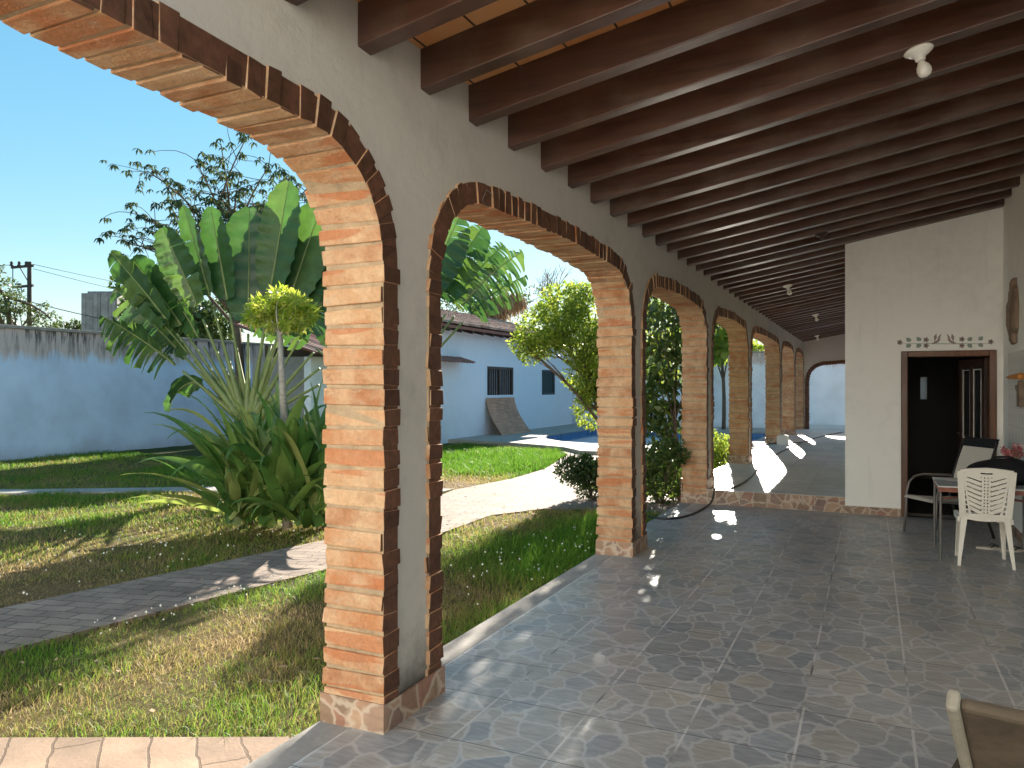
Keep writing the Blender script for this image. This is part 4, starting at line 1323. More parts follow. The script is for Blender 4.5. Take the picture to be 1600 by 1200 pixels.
specs1 = [(-37, 1.75, 1.5, 0.34, 0.12, 0.10, 30), (-15, 1.85, 1.5, 0.30, 0.08, 0.05, 40), (11, 1.85, 1.8, 0.40, 0.06, 0.04, 25), (19, 1.75, 1.8, 0.42, 0.1, 0.08, 10), (-49, 1.2, 1.4, 0.34, 0.22, 0.7, 30), (-44, 1.45, 1.45, 0.36, 0.10, 0.45, 15), (-40, 1.25, 1.45, 0.34, 0.15, 0.4, 50), (-34, 1.65, 1.4, 0.36, 0.12, 0.06, 15), (-29, 1.35, 1.4, 0.32, 0.15, 0.15, 45),
          (-21, 1.75, 1.35, 0.30, 0.08, 0.06, 10), (-8, 1.75, 1.5, 0.30, 0.05, 0.03, 20), (0, 1.4, 1.9, 0.44, 0.05, 0.03, -12), (7, 1.6, 1.9, 0.43, 0.06, 0.03, 12), (14, 1.25, 1.85, 0.45, 0.08, 0.03, 5),
          (22, 1.4, 1.7, 0.44, 0.12, 0.12, 25), (31, 1.5, 1.6, 0.46, 0.15, 0.2, 10), (41, 1.45, 1.6, 0.42, 0.2, 0.4, 20), (52, 1.35, 1.5, 0.40, 0.2, 0.5, 30), (62, 1.2, 1.4, 0.36, 0.25, 0.5, 25), (-50, 0.75, 0.85, 0.20, 3.2, 0.05, 15)]
travel_palm('traveller palm with broad upright leaves behind the strap leaved clump', (pb1.x, pb1.y, GZ), 1.9, e1, specs1, nr1)
pb2 = at(600, 612, 15.0)
specs2 = [(-50, 1.6, 1.6, 0.42, 0.3, 0.35, 20), (-40, 1.7, 1.6, 0.42, 0.25, 0.3, 30), (-30, 1.9, 1.6, 0.42, 0.2, 0.2, 10), (-18, 1.9, 1.6, 0.4, 0.15, 0.1, 30), (-7, 1.9, 1.6, 0.4, 0.1, 0.1, 10), (4, 1.9, 1.6, 0.42, 0.1, 0.05, 10),
          (14, 1.95, 1.65, 0.44, 0.15, 0.06, 8), (21, 1.95, 1.65, 0.44, 0.2, 0.12, 12), (27, 2.0, 1.65, 0.42, 0.25, 0.35, 18), (32.5, 2.05, 1.6, 0.40, 0.35, 0.6, 14), (38, 2.1, 1.55, 0.34, 0.45, 0.8, 8), (43, 2.1, 1.3, 0.30, 0.5, 0.85, 20)]
travel_palm('traveller palm with shredded leaves seen through the second arch', (pb2.x, pb2.y, GZ), 2.3, e1, specs2, nr1)

# strap-leaved clump
def strap_clump():
    bx = gp(432, 835, GZ)
    t = thing('strap_leaf_clump', 'big clump of long arching strap leaves on the lawn left of the first pier', 'plant', tuple(bx))
    mb = MB()
    specs = []
    for _ in range(165):
        az = random.uniform(0, 2 * math.pi); el = random.uniform(40, 86)
        specs.append((az, el, random.uniform(0.95, 1.5), random.uniform(0.06, 0.10), random.uniform(1.6, 3.8), random.uniform(-0.62, 0.62), random.uniform(-0.3, 0.35), random.uniform(0.0, 0.9)))
    for _ in range(70):
        specs.append((random.uniform(0, 2 * math.pi), random.uniform(25, 70), random.uniform(0.55, 0.95), random.uniform(0.05, 0.085), random.uniform(2.2, 4.0), random.uniform(-0.62, 0.62), random.uniform(-0.5, -0.05), random.uniform(0.0, 0.5)))
    tocam = math.atan2(-bx.y, -bx.x)
    lft = math.atan2(-SN, -CS)
    for da, el, ln, w, dr, ox in ((0.35, 62, 1.55, 0.09, 3.6, 0.05), (0.15, 55, 1.4, 0.085, 3.8, 0.12), (-0.2, 58, 1.5, 0.08, 3.7, 0.22), (-0.5, 52, 1.3, 0.07, 3.6, 0.5), (0.0, 60, 1.35, 0.075, 3.9, 0.35), (0.25, 50, 1.15, 0.07, 3.4, 0.3)):
        specs.append((tocam + da, el, ln, w, dr, ox * 0.8, -0.35, 0.9))
    for da, el, ln, w, dr, oz in ((0.1, 48, 1.6, 0.09, 2.3, 0.6), (-0.15, 34, 1.7, 0.085, 1.9, 0.35), (0.3, 28, 1.5, 0.075, 1.4, 0.25), (0.45, 20, 1.4, 0.08, 1.0, 0.2), (0.0, 60, 1.5, 0.085, 2.6, 0.7), (0.2, 16, 1.35, 0.07, 0.9, 0.15), (-0.3, 55, 1.6, 0.085, 2.6, 0.9)):
        specs.append((lft + da, el, ln * 1.05, w, dr, -0.35, -0.1, oz))
    for az, el, ln, w, dr, ox, oy, oz in specs:
        d = Vector((math.cos(az) * math.cos(R(el)), math.sin(az) * math.cos(R(el)), math.sin(R(el))))
        root = Vector((bx.x, bx.y, GZ)) + Vector((CS, SN, 0)) * ox * 0.95 + Vector((-SN, CS, 0)) * (oy + 0.35) + Vector((0, 0, 0.05 + oz * 0.55))
        n = 13; p = root.copy(); vs = []
        sd_ = d.cross(Vector((0, 0, 1))).normalized()
        tw = random.uniform(-0.4, 0.4); tw0 = random.uniform(-0.7, 0.7) if abs(math.sin(az - lft)) > 0.75 else random.choice((-1, 1)) * random.uniform(0.5, 1.1)
        ex_ = random.uniform(1.8, 3.2)
        for k in range(n + 1):
            tt = k / n
            ww = w * (0.55 + 0.45 * math.sin(math.pi * min(1, tt * 0.8 + 0.15))) * (1 - max(0, tt - 0.55) / 0.45 * 0.93) * 0.85
            nn_ = sd_.cross(d).normalized()
            ta = tw * tt + tw0 * (1 - 0.5 * tt); lat = (sd_ * math.cos(ta) + nn_ * math.sin(ta))
            vs += [p - lat * ww + nn_ * ww * 0.35, p, p + lat * ww + nn_ * ww * 0.35]
            d = (d + Vector((0, 0, -1)) * dr * (tt ** ex_) * 1.9 / n).normalized()
            p = p + d * ln / n
            if p.z < GZ + 0.06 and d.z < 0: d = Vector((d.x, d.y, 0.02)).normalized() if math.hypot(d.x, d.y) > 0.05 else Vector((math.cos(az), math.sin(az), 0)); p.z = max(p.z, GZ + 0.03)
        fs = []
        for k in range(n):
            for c in (0, 1):
                fs.append((k * 3 + c, k * 3 + c + 1, (k + 1) * 3 + c + 1, (k + 1) * 3 + c))
        mb.add(vs, fs)
    mb.build('leaves', M['leaf_strap'], t, smooth=True)
    st = MB()
    for ox in (-0.5, -0.25, 0.0, 0.25, 0.5):
        q = Vector((bx.x, bx.y, GZ)) + Vector((CS, SN, 0)) * ox * 0.95 + Vector((-SN, CS, 0)) * 0.45
        st.tube([q - Vector((0, 0, 0.05)), q + Vector((0.02, 0, 0.35)), q + Vector((0.05, 0.02, 0.6))], [0.06, 0.05, 0.03], 8)
    st.build('stems', M['bark'], t, smooth=True)
strap_clump()

# papaya-like sapling
def papaya():
    b = gp(449, 828, GZ); b = Vector((b.x, b.y, GZ))
    dd = SN * -b.x + CS * b.y
    t = thing('papaya_tree', 'thin pale trunked sapling with yellow green tufted crown above the strap leaves', 'tree', tuple(b))
    mb = MB()
    top = at(437, 518, dd)
    pts = [b - Vector((0, 0, 0.05)), b.lerp(top, 0.3) + Vector((0.02, 0, 0)), b.lerp(top, 0.65) + Vector((0.015, 0, 0)), top]
    mb.tube(pts, [0.06, 0.05, 0.043, 0.03], 10)
    cl = []; 
    for px, py, r in ((440, 462, 0.14), (412, 478, 0.14), (465, 475, 0.14), (482, 490, 0.11), (398, 495, 0.12), (440, 490, 0.12), (450, 505, 0.09), (425, 508, 0.08), (470, 508, 0.07)):
        c = at(px, py, dd + random.uniform(-0.15, 0.15)); cl.append((c, r))
        limb(mb, top - Vector((0, 0, 0.05)), c, 0.012, 0.005, 0.15, 5)
    mb.build('trunk', M['bark_pale'], t, smooth=True)
    V, F = leaf_cards([c for c, r in cl], [(r, r, r * 0.7) for c, r in cl], 1900, 0.095, droop=0.35, shell=0.3, aspect=0.26)
    np_mesh('crown', V, F, M['leaf_papaya'], t)
papaya()

# tall sparse tree with drooping palmate leaves against the sky
def sparse_tree():
    D = 19.0
    b = at(372, 640, D); b = Vector((b.x, b.y, GZ))
    t = thing('sparse_tree', 'tall airy tree with drooping leaf clusters behind the traveller palm', 'tree', tuple(b))
    mb = MB()
    fork = at(365, 480, D)
    limb(mb, b - Vector((0, 0, 0.1)), fork, 0.16, 0.09, 0.04)
    tips = []
    mains = [(305, 250), (345, 225), (385, 215), (420, 260), (455, 285), (480, 300), (265, 300), (240, 345), (220, 385), (300, 330), (340, 300), (232, 268), (214, 335), (255, 395), (400, 320), (440, 330), (475, 350), (510, 330), (195, 380), (375, 270), (490, 285)]
    for px, py in mains:
        e = at(px, py, D + random.uniform(-1.3, 1.3))
        pts = limb(mb, fork + Vector((0, 0, random.uniform(-0.6, 0.4))), e, 0.05, 0.012, 0.10, 8)
        for _ in range(15):
            s = pts[random.randint(3, 8)]
            q = s + Vector((random.uniform(-0.95, 0.95), random.uniform(-0.95, 0.95), random.uniform(-0.4, 0.7)))
            limb(mb, s, q, 0.010, 0.005, 0.15, 4)
            tips.append(q)
        tips.append(e)
    mb.build('trunk', M['bark'], t, smooth=True)
    Vs = []; Fs = []; k = 0
    for q in tips:
        for _ in range(random.randint(2, 4)):
            o = q + Vector((random.uniform(-0.18, 0.18), random.uniform(-0.18, 0.18), random.uniform(-0.05, 0.12)))
            nl = random.randint(5, 7); a0 = random.uniform(0, 6.28)
            for j in range(nl):
                a = a0 + j * 2 * math.pi / nl
                out = Vector((math.cos(a), math.sin(a), random.uniform(-0.9, -0.2))).normalized()
                sd_ = out.cross(Vector((0, 0, 1))).normalized()
                ln = random.uniform(0.11, 0.21); w = ln * 0.15
                m1 = o + out * ln * 0.5; e = o + out * ln * 0.85 + Vector((0, 0, -ln * 0.35))
                Vs += [o, m1 + sd_ * w, e, m1 - sd_ * w]; Fs.append((k, k + 1, k + 2, k + 3)); k += 4
    np_mesh('crown', np.array([tuple(v) for v in Vs]), np.array(Fs), M['leaf_sparse'], t)
sparse_tree()

def far_tree(name, label, D, pxs, basepx, n, ls, mat, r0=0.18, **kw):
    cl = [(AT(px, py, D + random.uniform(-1, 1)), r * D / FPX) for px, py, r in pxs]
    b = at(basepx, 640, D); b = (b.x, b.y, GZ)
    top = at(basepx, sum(p[1] for p in pxs) / len(pxs) + 10, D)
    return tree(name, label, 'tree', b, tuple(top), r0, cl, n, ls, mat, M['bark'], 'trees beyond the boundary walls', **kw)
far_tree('leafy_tree', 'dense dark green tree over the blue wall beside the grey block house', 30, [(225, 490, 34), (265, 500, 40), (300, 505, 36), (235, 520, 34), (285, 530, 36), (325, 520, 34), (215, 455, 20), (345, 500, 34), (190, 440, 14)], 270, 9000, 0.22, M['leaf_mid'], shell=0.4)
far_tree('leafy_tree', 'feathery pale tree at the far left around the utility pole', 34, [(8, 455, 22), (20, 480, 24), (45, 495, 20), (5, 500, 24), (65, 482, 14), (-25, 470, 28), (80, 500, 12), (-5, 420, 10), (-30, 350, 16), (-20, 390, 14)], 10, 4200, 0.16, M['leaf_far'], shell=0.3, gap=0.1)
far_tree('leafy_tree', 'low hazy tree between the utility pole and the grey block house', 50, [(100, 512, 8), (115, 509, 9), (85, 514, 8), (122, 512, 7)], 105, 900, 0.2, M['leaf_far'], r0=0.1)
far_tree('leafy_tree', 'pale leafy tree behind the guest house roof', 42, [(800, 478, 26), (770, 460, 24), (835, 470, 24), (700, 440, 40), (730, 470, 34), (680, 480, 36), (655, 430, 30), (760, 430, 26), (720, 400, 28)], 760, 5200, 0.2, M['leaf_far'], shell=0.3, gap=0.12)
far_tree('leafy_tree', 'light green tree over the far wall seen through the fourth arch', 36, [(1125, 530, 16), (1140, 520, 16), (1110, 540, 16), (1130, 508, 14), (1165, 545, 12), (1190, 548, 12), (1080, 520, 22)], 1130, 1800, 0.32, M['leaf_lime'], r0=0.12)
# bare branching tree behind the casita
def bare_tree():
    D = 40
    b = at(872, 640, D); b = Vector((b.x, b.y, GZ))
    t = thing('bare_tree', 'leafless branching tree in the bright sky behind the citrus tree', 'tree', tuple(b), None)
    mb = MB()
    def rec(p, d, ln, r, lev):
        e = p + d * ln
        pts = limb(mb, p, e, r, r * 0.6, 0.06, 4)
        if lev == 0: return
        for _ in range(3):
            nd = (d + Vector((random.uniform(-0.7, 0.7), random.uniform(-0.7, 0.7), random.uniform(-0.15, 0.5)))).normalized()
            rec(pts[random.choice((3, 4))], nd, ln * random.uniform(0.6, 0.8), r * 0.55, lev - 1)
    rec(b, Vector((0, 0, 1)), 3.6, 0.17, 0)
    rec(b + Vector((0, 0, 3.5)), Vector((0.05, 0, 1)).normalized(), 1.7, 0.13, 4)
    mb.build('trunk', M['bark'], t)
bare_tree()
# palm with a skirt of dead fronds behind the roof
def dead_palm():
    D = 36
    b = at(772, 640, D); b = Vector((b.x, b.y, GZ))
    t = thing('fan_palm', 'old palm with a straw coloured skirt of dead fronds behind the tiled roof', 'palm', tuple(b))
    mb = MB(); top = at(772, 470, D)
    mb.tube([b, b.lerp(top, 0.5), top], [0.25, 0.22, 0.2], 10); mb.build('trunk', M['bark'], t, smooth=True)
    c = [(top + Vector((0, 0, -0.3)), (0.55, 0.55, 0.55)), (top + Vector((0.7, 0.3, 0.1)), (0.6, 0.6, 0.4)), (top + Vector((-0.6, 0, -0.2)), (0.5, 0.5, 0.45))]
    V, F = leaf_cards([q for q, r in c], [r for q, r in c], 1400, 0.55, droop=1.6, shell=0.5, aspect=0.14, flat=0.4)
    np_mesh('fronds', V, F, M['thatch'], t)
dead_palm()

# ================================================================== BEYOND THE WALL
gb = at(160, 600, 48)
bl = thing('block_house', 'grey unpainted concrete block house rising above the blue wall', 'building', (gb.x, gb.y, -0.2))
p0, p1, p2 = at(127, 458, 48), at(183, 458, 48), at(196, 470, 50)
ez = Vector((0, 0, 1)); rt = Vector((CS, SN, 0)); fwd = Vector((-SN, CS, 0))
mb = MB()
def bbox(a, b, dep, z1, z0=-0.2):
    a2 = Vector((a.x, a.y, z0)); b2 = Vector((b.x, b.y, z0))
    mb.prism([a2, b2, b2 + fwd * dep, a2 + fwd * dep], (0, 0, z1 - z0))
bbox(p0, p1, 6, p0.z); bbox(p1 + rt * 0.01, p2, 5, at(190, 472, 48).z)
mb.build('wall', M['block'], bl, recalc=True)
mb = MB(); a = at(134, 456, 48); b = at(178, 456, 48); bz = p0.z
mb.prism([Vector((a.x, a.y, bz)) + fwd * 0.2, Vector((b.x, b.y, bz)) + fwd * 0.2, Vector((b.x, b.y, bz)) + fwd * 3, Vector((a.x, a.y, bz)) + fwd * 3], (0, 0, 0.14))
mb.build('parapet', M['block'], bl, recalc=True)

D = 40
pb = at(46, 640, D)
up = thing('utility_pole', 'dark utility pole with two crossarms above the wall at far left', 'utility pole', (pb.x, pb.y, -0.2))
tz = at(46, 409, D).z
mb = MB(); mb.tube([(pb.x, pb.y, -0.2), (pb.x, pb.y, tz)], [0.15, 0.10], 10); mb.build('pole', M['pole'], up)
for y_, xa, xb in ((415, 18, 52), (446, 20, 52)):
    mb = MB(); a = at(xa, y_ + 3, D); b = at(xb, y_, D); c = (a + b) / 2; mb.obox(c, (b - a) / 2, fwd * 0.06, ez * 0.06); mb.build('crossarm', M['pole'], up)
for px in (18, 30, 41):
    mb = MB(); mb.lathe([(0.05, 0), (0.11, 0.04), (0.05, 0.12), (0.09, 0.16), (0.03, 0.26)], at(px, 416, D), 10); mb.build('insulator', M['pole'], up)
mb = MB(); mb.tube([at(20, 417, D), at(20, 447, D)], 0.025, 6); mb.tube([at(31, 418, D), at(44, 440, D)], 0.025, 6); mb.build('brace', M['pole'], up)
mb = MB(); mb.tube([at(24, 444, D), at(33, 444, D)], 0.05, 8); mb.tube([at(33, 449, D), at(34, 456, D), at(38, 452, D)], 0.03, 6); mb.build('fuse', M['pole'], up)
def wire(label, pts, r):
    mb = MB(); mb.tube(pts, r, 5); tag(mb.build('power_line', M['pole'], smooth=True), label, 'cable', 'power lines on the utility pole')
def sag(a, b, s, n=12): return [a.lerp(b, k / n) - Vector((0, 0, s * math.sin(math.pi * k / n))) for k in range(n + 1)]
wire('thin upper power line running right from the pole top', sag(at(52, 413, D), at(420, 470, 60), 0.4), 0.013)
wire('second thin power line just below the uppermost one', sag(at(52, 420, D), at(420, 490, 60), 0.4), 0.013)
wire('thick low cable passing in front of the block house', sag(at(40, 470, D), at(330, 522, 44), 0.25), 0.022)
wire('thin power line leaving the frame left of the pole', sag(at(18, 414, D), at(-150, 405, 40), 0.2), 0.013)

# ================================================================== OBJECTS ON THE PATIO
# ceiling lamps
def lamp(label, px, py, bulb=True):
    u = (px - 800) / FPX
    k = -SN + u * CS
    d = (zb_at(0) - CAMZ) / ((605 - py) / FPX - SL * k)
    p = at(px, py, d)
    p.z = zb_at(p.x)
    # sit on the nearest beam
    yb = min(ys, key=lambda q: abs(q + 0.05 - p.y)) + 0.05
    p.y = yb
    t = thing('ceiling_lamp', label, 'lamp', tuple(p), 'bulb holders under the ceiling beams')
    ax = -upv
    mb = MB(); mb.lathe([(0.070, -0.006), (0.078, 0.004), (0.074, 0.014), (0.048, 0.032), (0.030, 0.040), (0.026, 0.062), (0.022, 0.064)], p, 24, ax)
    mb.build('holder', M['porcelain'] if bulb else M['dark_wood'], t, smooth=True)
    if bulb:
        mb = MB(); mb.lathe([(0.014, 0.0), (0.020, 0.012), (0.034, 0.034), (0.039, 0.055), (0.036, 0.075), (0.024, 0.090), (0.004, 0.097)], p + ax * 0.066, 20, ax + Vector((0.15, 0.05, 0)))
        mb.build('bulb', M['bulb'], t, smooth=True)
lamp('nearest white bulb holder, upper right under the beams', 1437, 64)
lamp('dark empty bulb holder under the middle beams', 1282, 360, False)
lamp('white bulb holder farther along, left of the house corner', 1229, 444)
lamp('small distant white bulb holder, second from the end arch', 1273, 490)
lamp('tiny farthest white bulb holder near the end arch', 1277, 525)

# table
tx0, tx1, ty0, ty1, tz = 0.57, 1.38, 8.10, 8.86, 0.69
tb = thing('table', 'small pale topped table with reddish apron and thin metal legs by the doorway', 'table', (0.97, 8.48, 0))
mb = MB(); mb.box((tx0 - 0.01, ty0 - 0.01, tz - 0.012), (tx1, ty1 + 0.01, tz)); mb.build('table_top', M['table_top'], tb, bevel=0.004)
mb = MB()
for a, b in (((tx0, ty0, tz - 0.055), (tx1 - 0.01, ty0 + 0.02, tz - 0.013)), ((tx0, ty1 - 0.02, tz - 0.055), (tx1 - 0.01, ty1, tz - 0.013)), ((tx0, ty0 + 0.02, tz - 0.055), (tx0 + 0.02, ty1 - 0.02, tz - 0.013)), ((tx1 - 0.03, ty0 + 0.02, tz - 0.055), (tx1 - 0.011, ty1 - 0.02, tz - 0.013))): mb.box(a, b)
mb.build('apron', M['table_edge'], tb)
for xx in (tx0 + 0.012, tx1 - 0.04):
    for yy in (ty0 + 0.012, ty1 - 0.012):
        mb = MB(); mb.tube([(xx, yy, 0), (xx, yy, tz - 0.05)], 0.011, 8); mb.build('leg', M['metal_grey'], tb)
mb = MB(); mb.tube([(tx0 + 0.03, ty1 - 0.03, tz - 0.10), (tx1 - 0.06, ty0 + 0.03, tz - 0.12)], 0.010, 6); mb.tube([(tx0 + 0.03, ty0 + 0.03, tz - 0.12), (tx1 - 0.06, ty1 - 0.03, tz - 0.10)], 0.010, 6)
mb.build('brace', M['table_edge'], tb)

# white plastic chair seen from behind
def plastic_chair():
    cx, cy = 0.925, 8.19
    t = thing('plastic_chair', 'white plastic chair with slotted back drawn up to the table', 'chair', (cx, cy, 0))
    def Pt(a, b, z): return Vector((cx + a, cy + b, z))
    mb = MB()
    # seat shell
    n = 10; vs = []
    for lay in (0, -0.022):
        for i in range(n + 1):
            for j in range(n + 1):
                a = -0.21 + 0.42 * i / n; b = -0.20 + 0.42 * j / n
                w = 1.0 - 0.10 * (1 - j / n)
                z = 0.445 - 0.022 * (1 - (a / 0.21) ** 2) - (0.03 * max(0, (j / n - 0.8) / 0.2) ** 2) + lay
                vs.append(Pt(a * w, b, z))
    N1 = (n + 1) ** 2
    fs = []
    for i in range(n):
        for j in range(n):
            q = i * (n + 1) + j
            fs += [(q, q + n + 1, q + n + 2, q + 1), (N1 + q, N1 + q + 1, N1 + q + n + 2, N1 + q + n + 1)]
    for i in range(n):
        for q, r in ((i * (n + 1), (i + 1) * (n + 1)), (i * (n + 1) + n, (i + 1) * (n + 1) + n), (i, i + 1), (n * (n + 1) + i, n * (n + 1) + i + 1)):
            fs.append((q, r, N1 + r, N1 + q))
    mb.add(vs, fs)
    mb.box(Pt(-0.205, 0.19, 0.39), Pt(0.205, 0.215, 0.425)); mb.box(Pt(-0.215, -0.18, 0.385), Pt(-0.195, 0.19, 0.43)); mb.box(Pt(0.195, -0.18, 0.385), Pt(0.215, 0.19, 0.43))
    mb.build('seat', M['white_plastic'], t, recalc=True)
    # back: stiles, rails, slats with slots between
    bk = MB()
    def bp(a, h):      # a across, h 0..1 up the back, gently curved
        z = 0.43 + 0.455 * h
        return Pt(a, -0.195 - 0.075 * h - 0.02 * math.cos(a * 6) + 0.02, z)
    def strip(pts, w, th=0.012):
        """flat bar through pts (a,h) of half width w"""
        P3 = [bp(a, h) for a, h in pts]
        vs = []; fs = []
        for i, p in enumerate(P3):
            tn = (P3[min(i + 1, len(P3) - 1)] - P3[max(i - 1, 0)]).normalized()
            nn = Vector((0, -1, -0.15)).normalized(); lt = tn.cross(nn).normalized()
            ww = w[i] if isinstance(w, list) else w
            for sa, sb in ((-1, -1), (1, -1), (1, 1), (-1, 1)):
                vs.append(p + lt * ww * sa + nn * th * 0.5 * sb)
        for i in range(len(P3) - 1):
            for k in range(4):
                k2 = (k + 1) % 4
                fs.append((i * 4 + k, i * 4 + k2, (i + 1) * 4 + k2, (i + 1) * 4 + k))
        m = len(P3) - 1
        fs += [(3, 2, 1, 0), (m * 4, m * 4 + 1, m * 4 + 2, m * 4 + 3)]
        bk.add(vs, fs)
    for s in (-1, 1):
        strip([(s * (0.175 + 0.028 * h), h) for h in np.linspace(-0.02, 0.93, 9)], 0.026, 0.026)
        # lattice panel beside the stile
        strip([(s * (0.10 + 0.075 * (h ** 0.6)), h) for h in np.linspace(0.0, 0.9, 9)], 0.008, 0.014)
        for k in range(7):
            h = 0.05 + 0.10 * k; a0 = 0.10 + 0.075 * (h ** 0.6)
            if a0 < 0.165: strip([(s * a0, h), (s * 0.175, h + 0.012)], 0.008, 0.008)
        for a0 in (0.125, 0.148):
            strip([(s * a0, 0.02), (s * (a0 + 0.02), 0.45)], 0.004, 0.007)
        for k in range(8):
            h0 = 0.10 + 0.095 * k
            a_out = 0.10 + 0.075 * (min(0.9, h0 + 0.1) ** 0.6)
            strip([(s * 0.035, h0), (s * (0.035 + a_out) / 2, h0 + 0.055), (s * a_out, h0 + 0.11)], 0.0155, 0.010)
    strip([(a, 0.955 - 0.9 * abs(a) ** 2.4) for a in np.linspace(-0.205, 0.205, 13)], [0.010 + 0.014 * (1 - abs(k - 6) / 6) for k in range(13)], 0.022)
    for a0, a1 in ((-0.19, -0.045), (0.045, 0.19)):
        strip([(a, 0.885 - 1.3 * abs(a) ** 2.6) for a in np.linspace(a0, a1, 5)], 0.030, 0.012)
    strip([(a, 0.845) for a in np.linspace(-0.06, 0.06, 3)], 0.014, 0.012)
    strip([(a, 0.03) for a in np.linspace(-0.18, 0.18, 5)], 0.024, 0.014)
    # perforated centre spine
    for k in range(12):
        h = 0.08 + 0.063 * k
        strip([(-0.036, h), (0.036, h)], 0.0085, 0.011)
    for a in (-0.026, 0.0, 0.026): strip([(a, 0.06), (a, 0.84)], 0.0085, 0.0105)
    bk.build('backrest', M['white_plastic'], t, recalc=True, bevel=0.002)
    for sa in (-1, 1):
        for fb in (-1, 1):
            lg = MB()
            top = Pt(sa * (0.195 if fb > 0 else 0.19), fb * 0.19, 0.43); bot = Pt(sa * (0.205 if fb > 0 else 0.222), 0.215 if fb > 0 else -0.245, 0.0)
            vs = []; fs = []
            for k in range(7):
                tt = k / 6; c = top.lerp(bot, tt) + Vector((0, fb * 0.012 * math.sin(math.pi * tt) * (-1), 0))
                w = 0.052 * (1 - tt) + 0.024 * tt; th = 0.007
                # L shaped section: two flanges
                sx = -sa; sy = -fb
                vs += [c, c + Vector((sx * w, 0, 0)), c + Vector((sx * w, sy * th, 0)), c + Vector((sx * th, sy * th, 0)), c + Vector((sx * th, sy * w * 1.1, 0)), c + Vector((0, sy * w * 1.1, 0))]
            for k in range(6):
                for j in range(6):
                    j2 = (j + 1) % 6
                    fs.append((k * 6 + j, k * 6 + j2, (k + 1) * 6 + j2, (k + 1) * 6 + j))
            fs += [tuple(range(6)), tuple(36 + j for j in range(6))]
            lg.add(vs, fs)
            lg.build('leg', M['white_plastic'], t, recalc=True)
plastic_chair()

# sling patio chair beyond the table, facing left
def sling_chair():
    ox, oy = 0.43, 9.30
    t = thing('sling_chair', 'grey beige sling patio chair with tall dark framed back beyond the table', 'chair', (ox + 0.35, oy + 0.25, 0))
    def Pt(a, b, z): return Vector((ox + a, oy + b, z))
    for b in (0.0, 0.50):
        mb = MB()
        pts = [Pt(-0.02, b, 0), Pt(0.0, b, 0.25), Pt(0.01, b, 0.45), Pt(0.04, b, 0.55), Pt(0.10, b, 0.61), Pt(0.20, b, 0.635), Pt(0.50, b, 0.62), Pt(0.58, b, 0.60)]
        mb.tube(pts, 0.013, 8); mb.build('arm', M['metal_grey'], t, smooth=True)
        mb = MB(); mb.tube([Pt(0.66, b, 0.0), Pt(0.52, b, 0.38), Pt(0.56, b, 0.60), Pt(0.70, b, 1.02)], 0.014, 8); mb.build('rear_leg', M['metal_dark'], t, smooth=True)
        mb = MB(); mb.tube([Pt(0.0, b, 0.40), Pt(0.53, b, 0.36)], 0.012, 8); mb.build('seat_rail', M['metal_grey'], t)
    def panel(name, prof, b0, b1, mat):
        mb = MB(); n = len(prof); vs = []
        for off in (0, 1):
            for b in (b0, b1):
                for i, (a, z) in enumerate(prof):
                    a2, z2 = prof[min(i + 1, n - 1)]; a1, z1 = prof[max(i - 1, 0)]
                    tn = Vector((a2 - a1, 0, z2 - z1)).normalized(); nn = Vector((-tn.z, 0, tn.x))
                    vs.append(Pt(a, b, z) + nn * 0.008 * off)
        fs = []
        for i in range(n - 1):
            fs += [(i, i + 1, n + i + 1, n + i), (2 * n + i, 3 * n + i, 3 * n + i + 1, 2 * n + i + 1), (i, 2 * n + i, 2 * n + i + 1, i + 1), (n + i, n + i + 1, 3 * n + i + 1, 3 * n + i)]
        fs += [(0, n, 3 * n, 2 * n), (n - 1, 3 * n - 1, 4 * n - 1, 2 * n - 1)]
        mb.add(vs, fs); return mb.build(name, mat, t, recalc=True)
    panel('seat', [(-0.03, 0.385), (0.0, 0.405), (0.15, 0.39), (0.35, 0.37), (0.52, 0.38)], 0.015, 0.485, M['sling'])
    panel('backrest', [(0.545, 0.44), (0.575, 0.62), (0.63, 0.80), (0.69, 0.95)], 0.015, 0.485, M['sling'])
    panel('headrest', [(0.688, 0.945), (0.715, 1.03), (0.73, 1.04)], 0.0, 0.50, M['black_cloth'])
    return t
sc_ = sling_chair(); sc_.rotation_euler.z = R(32)

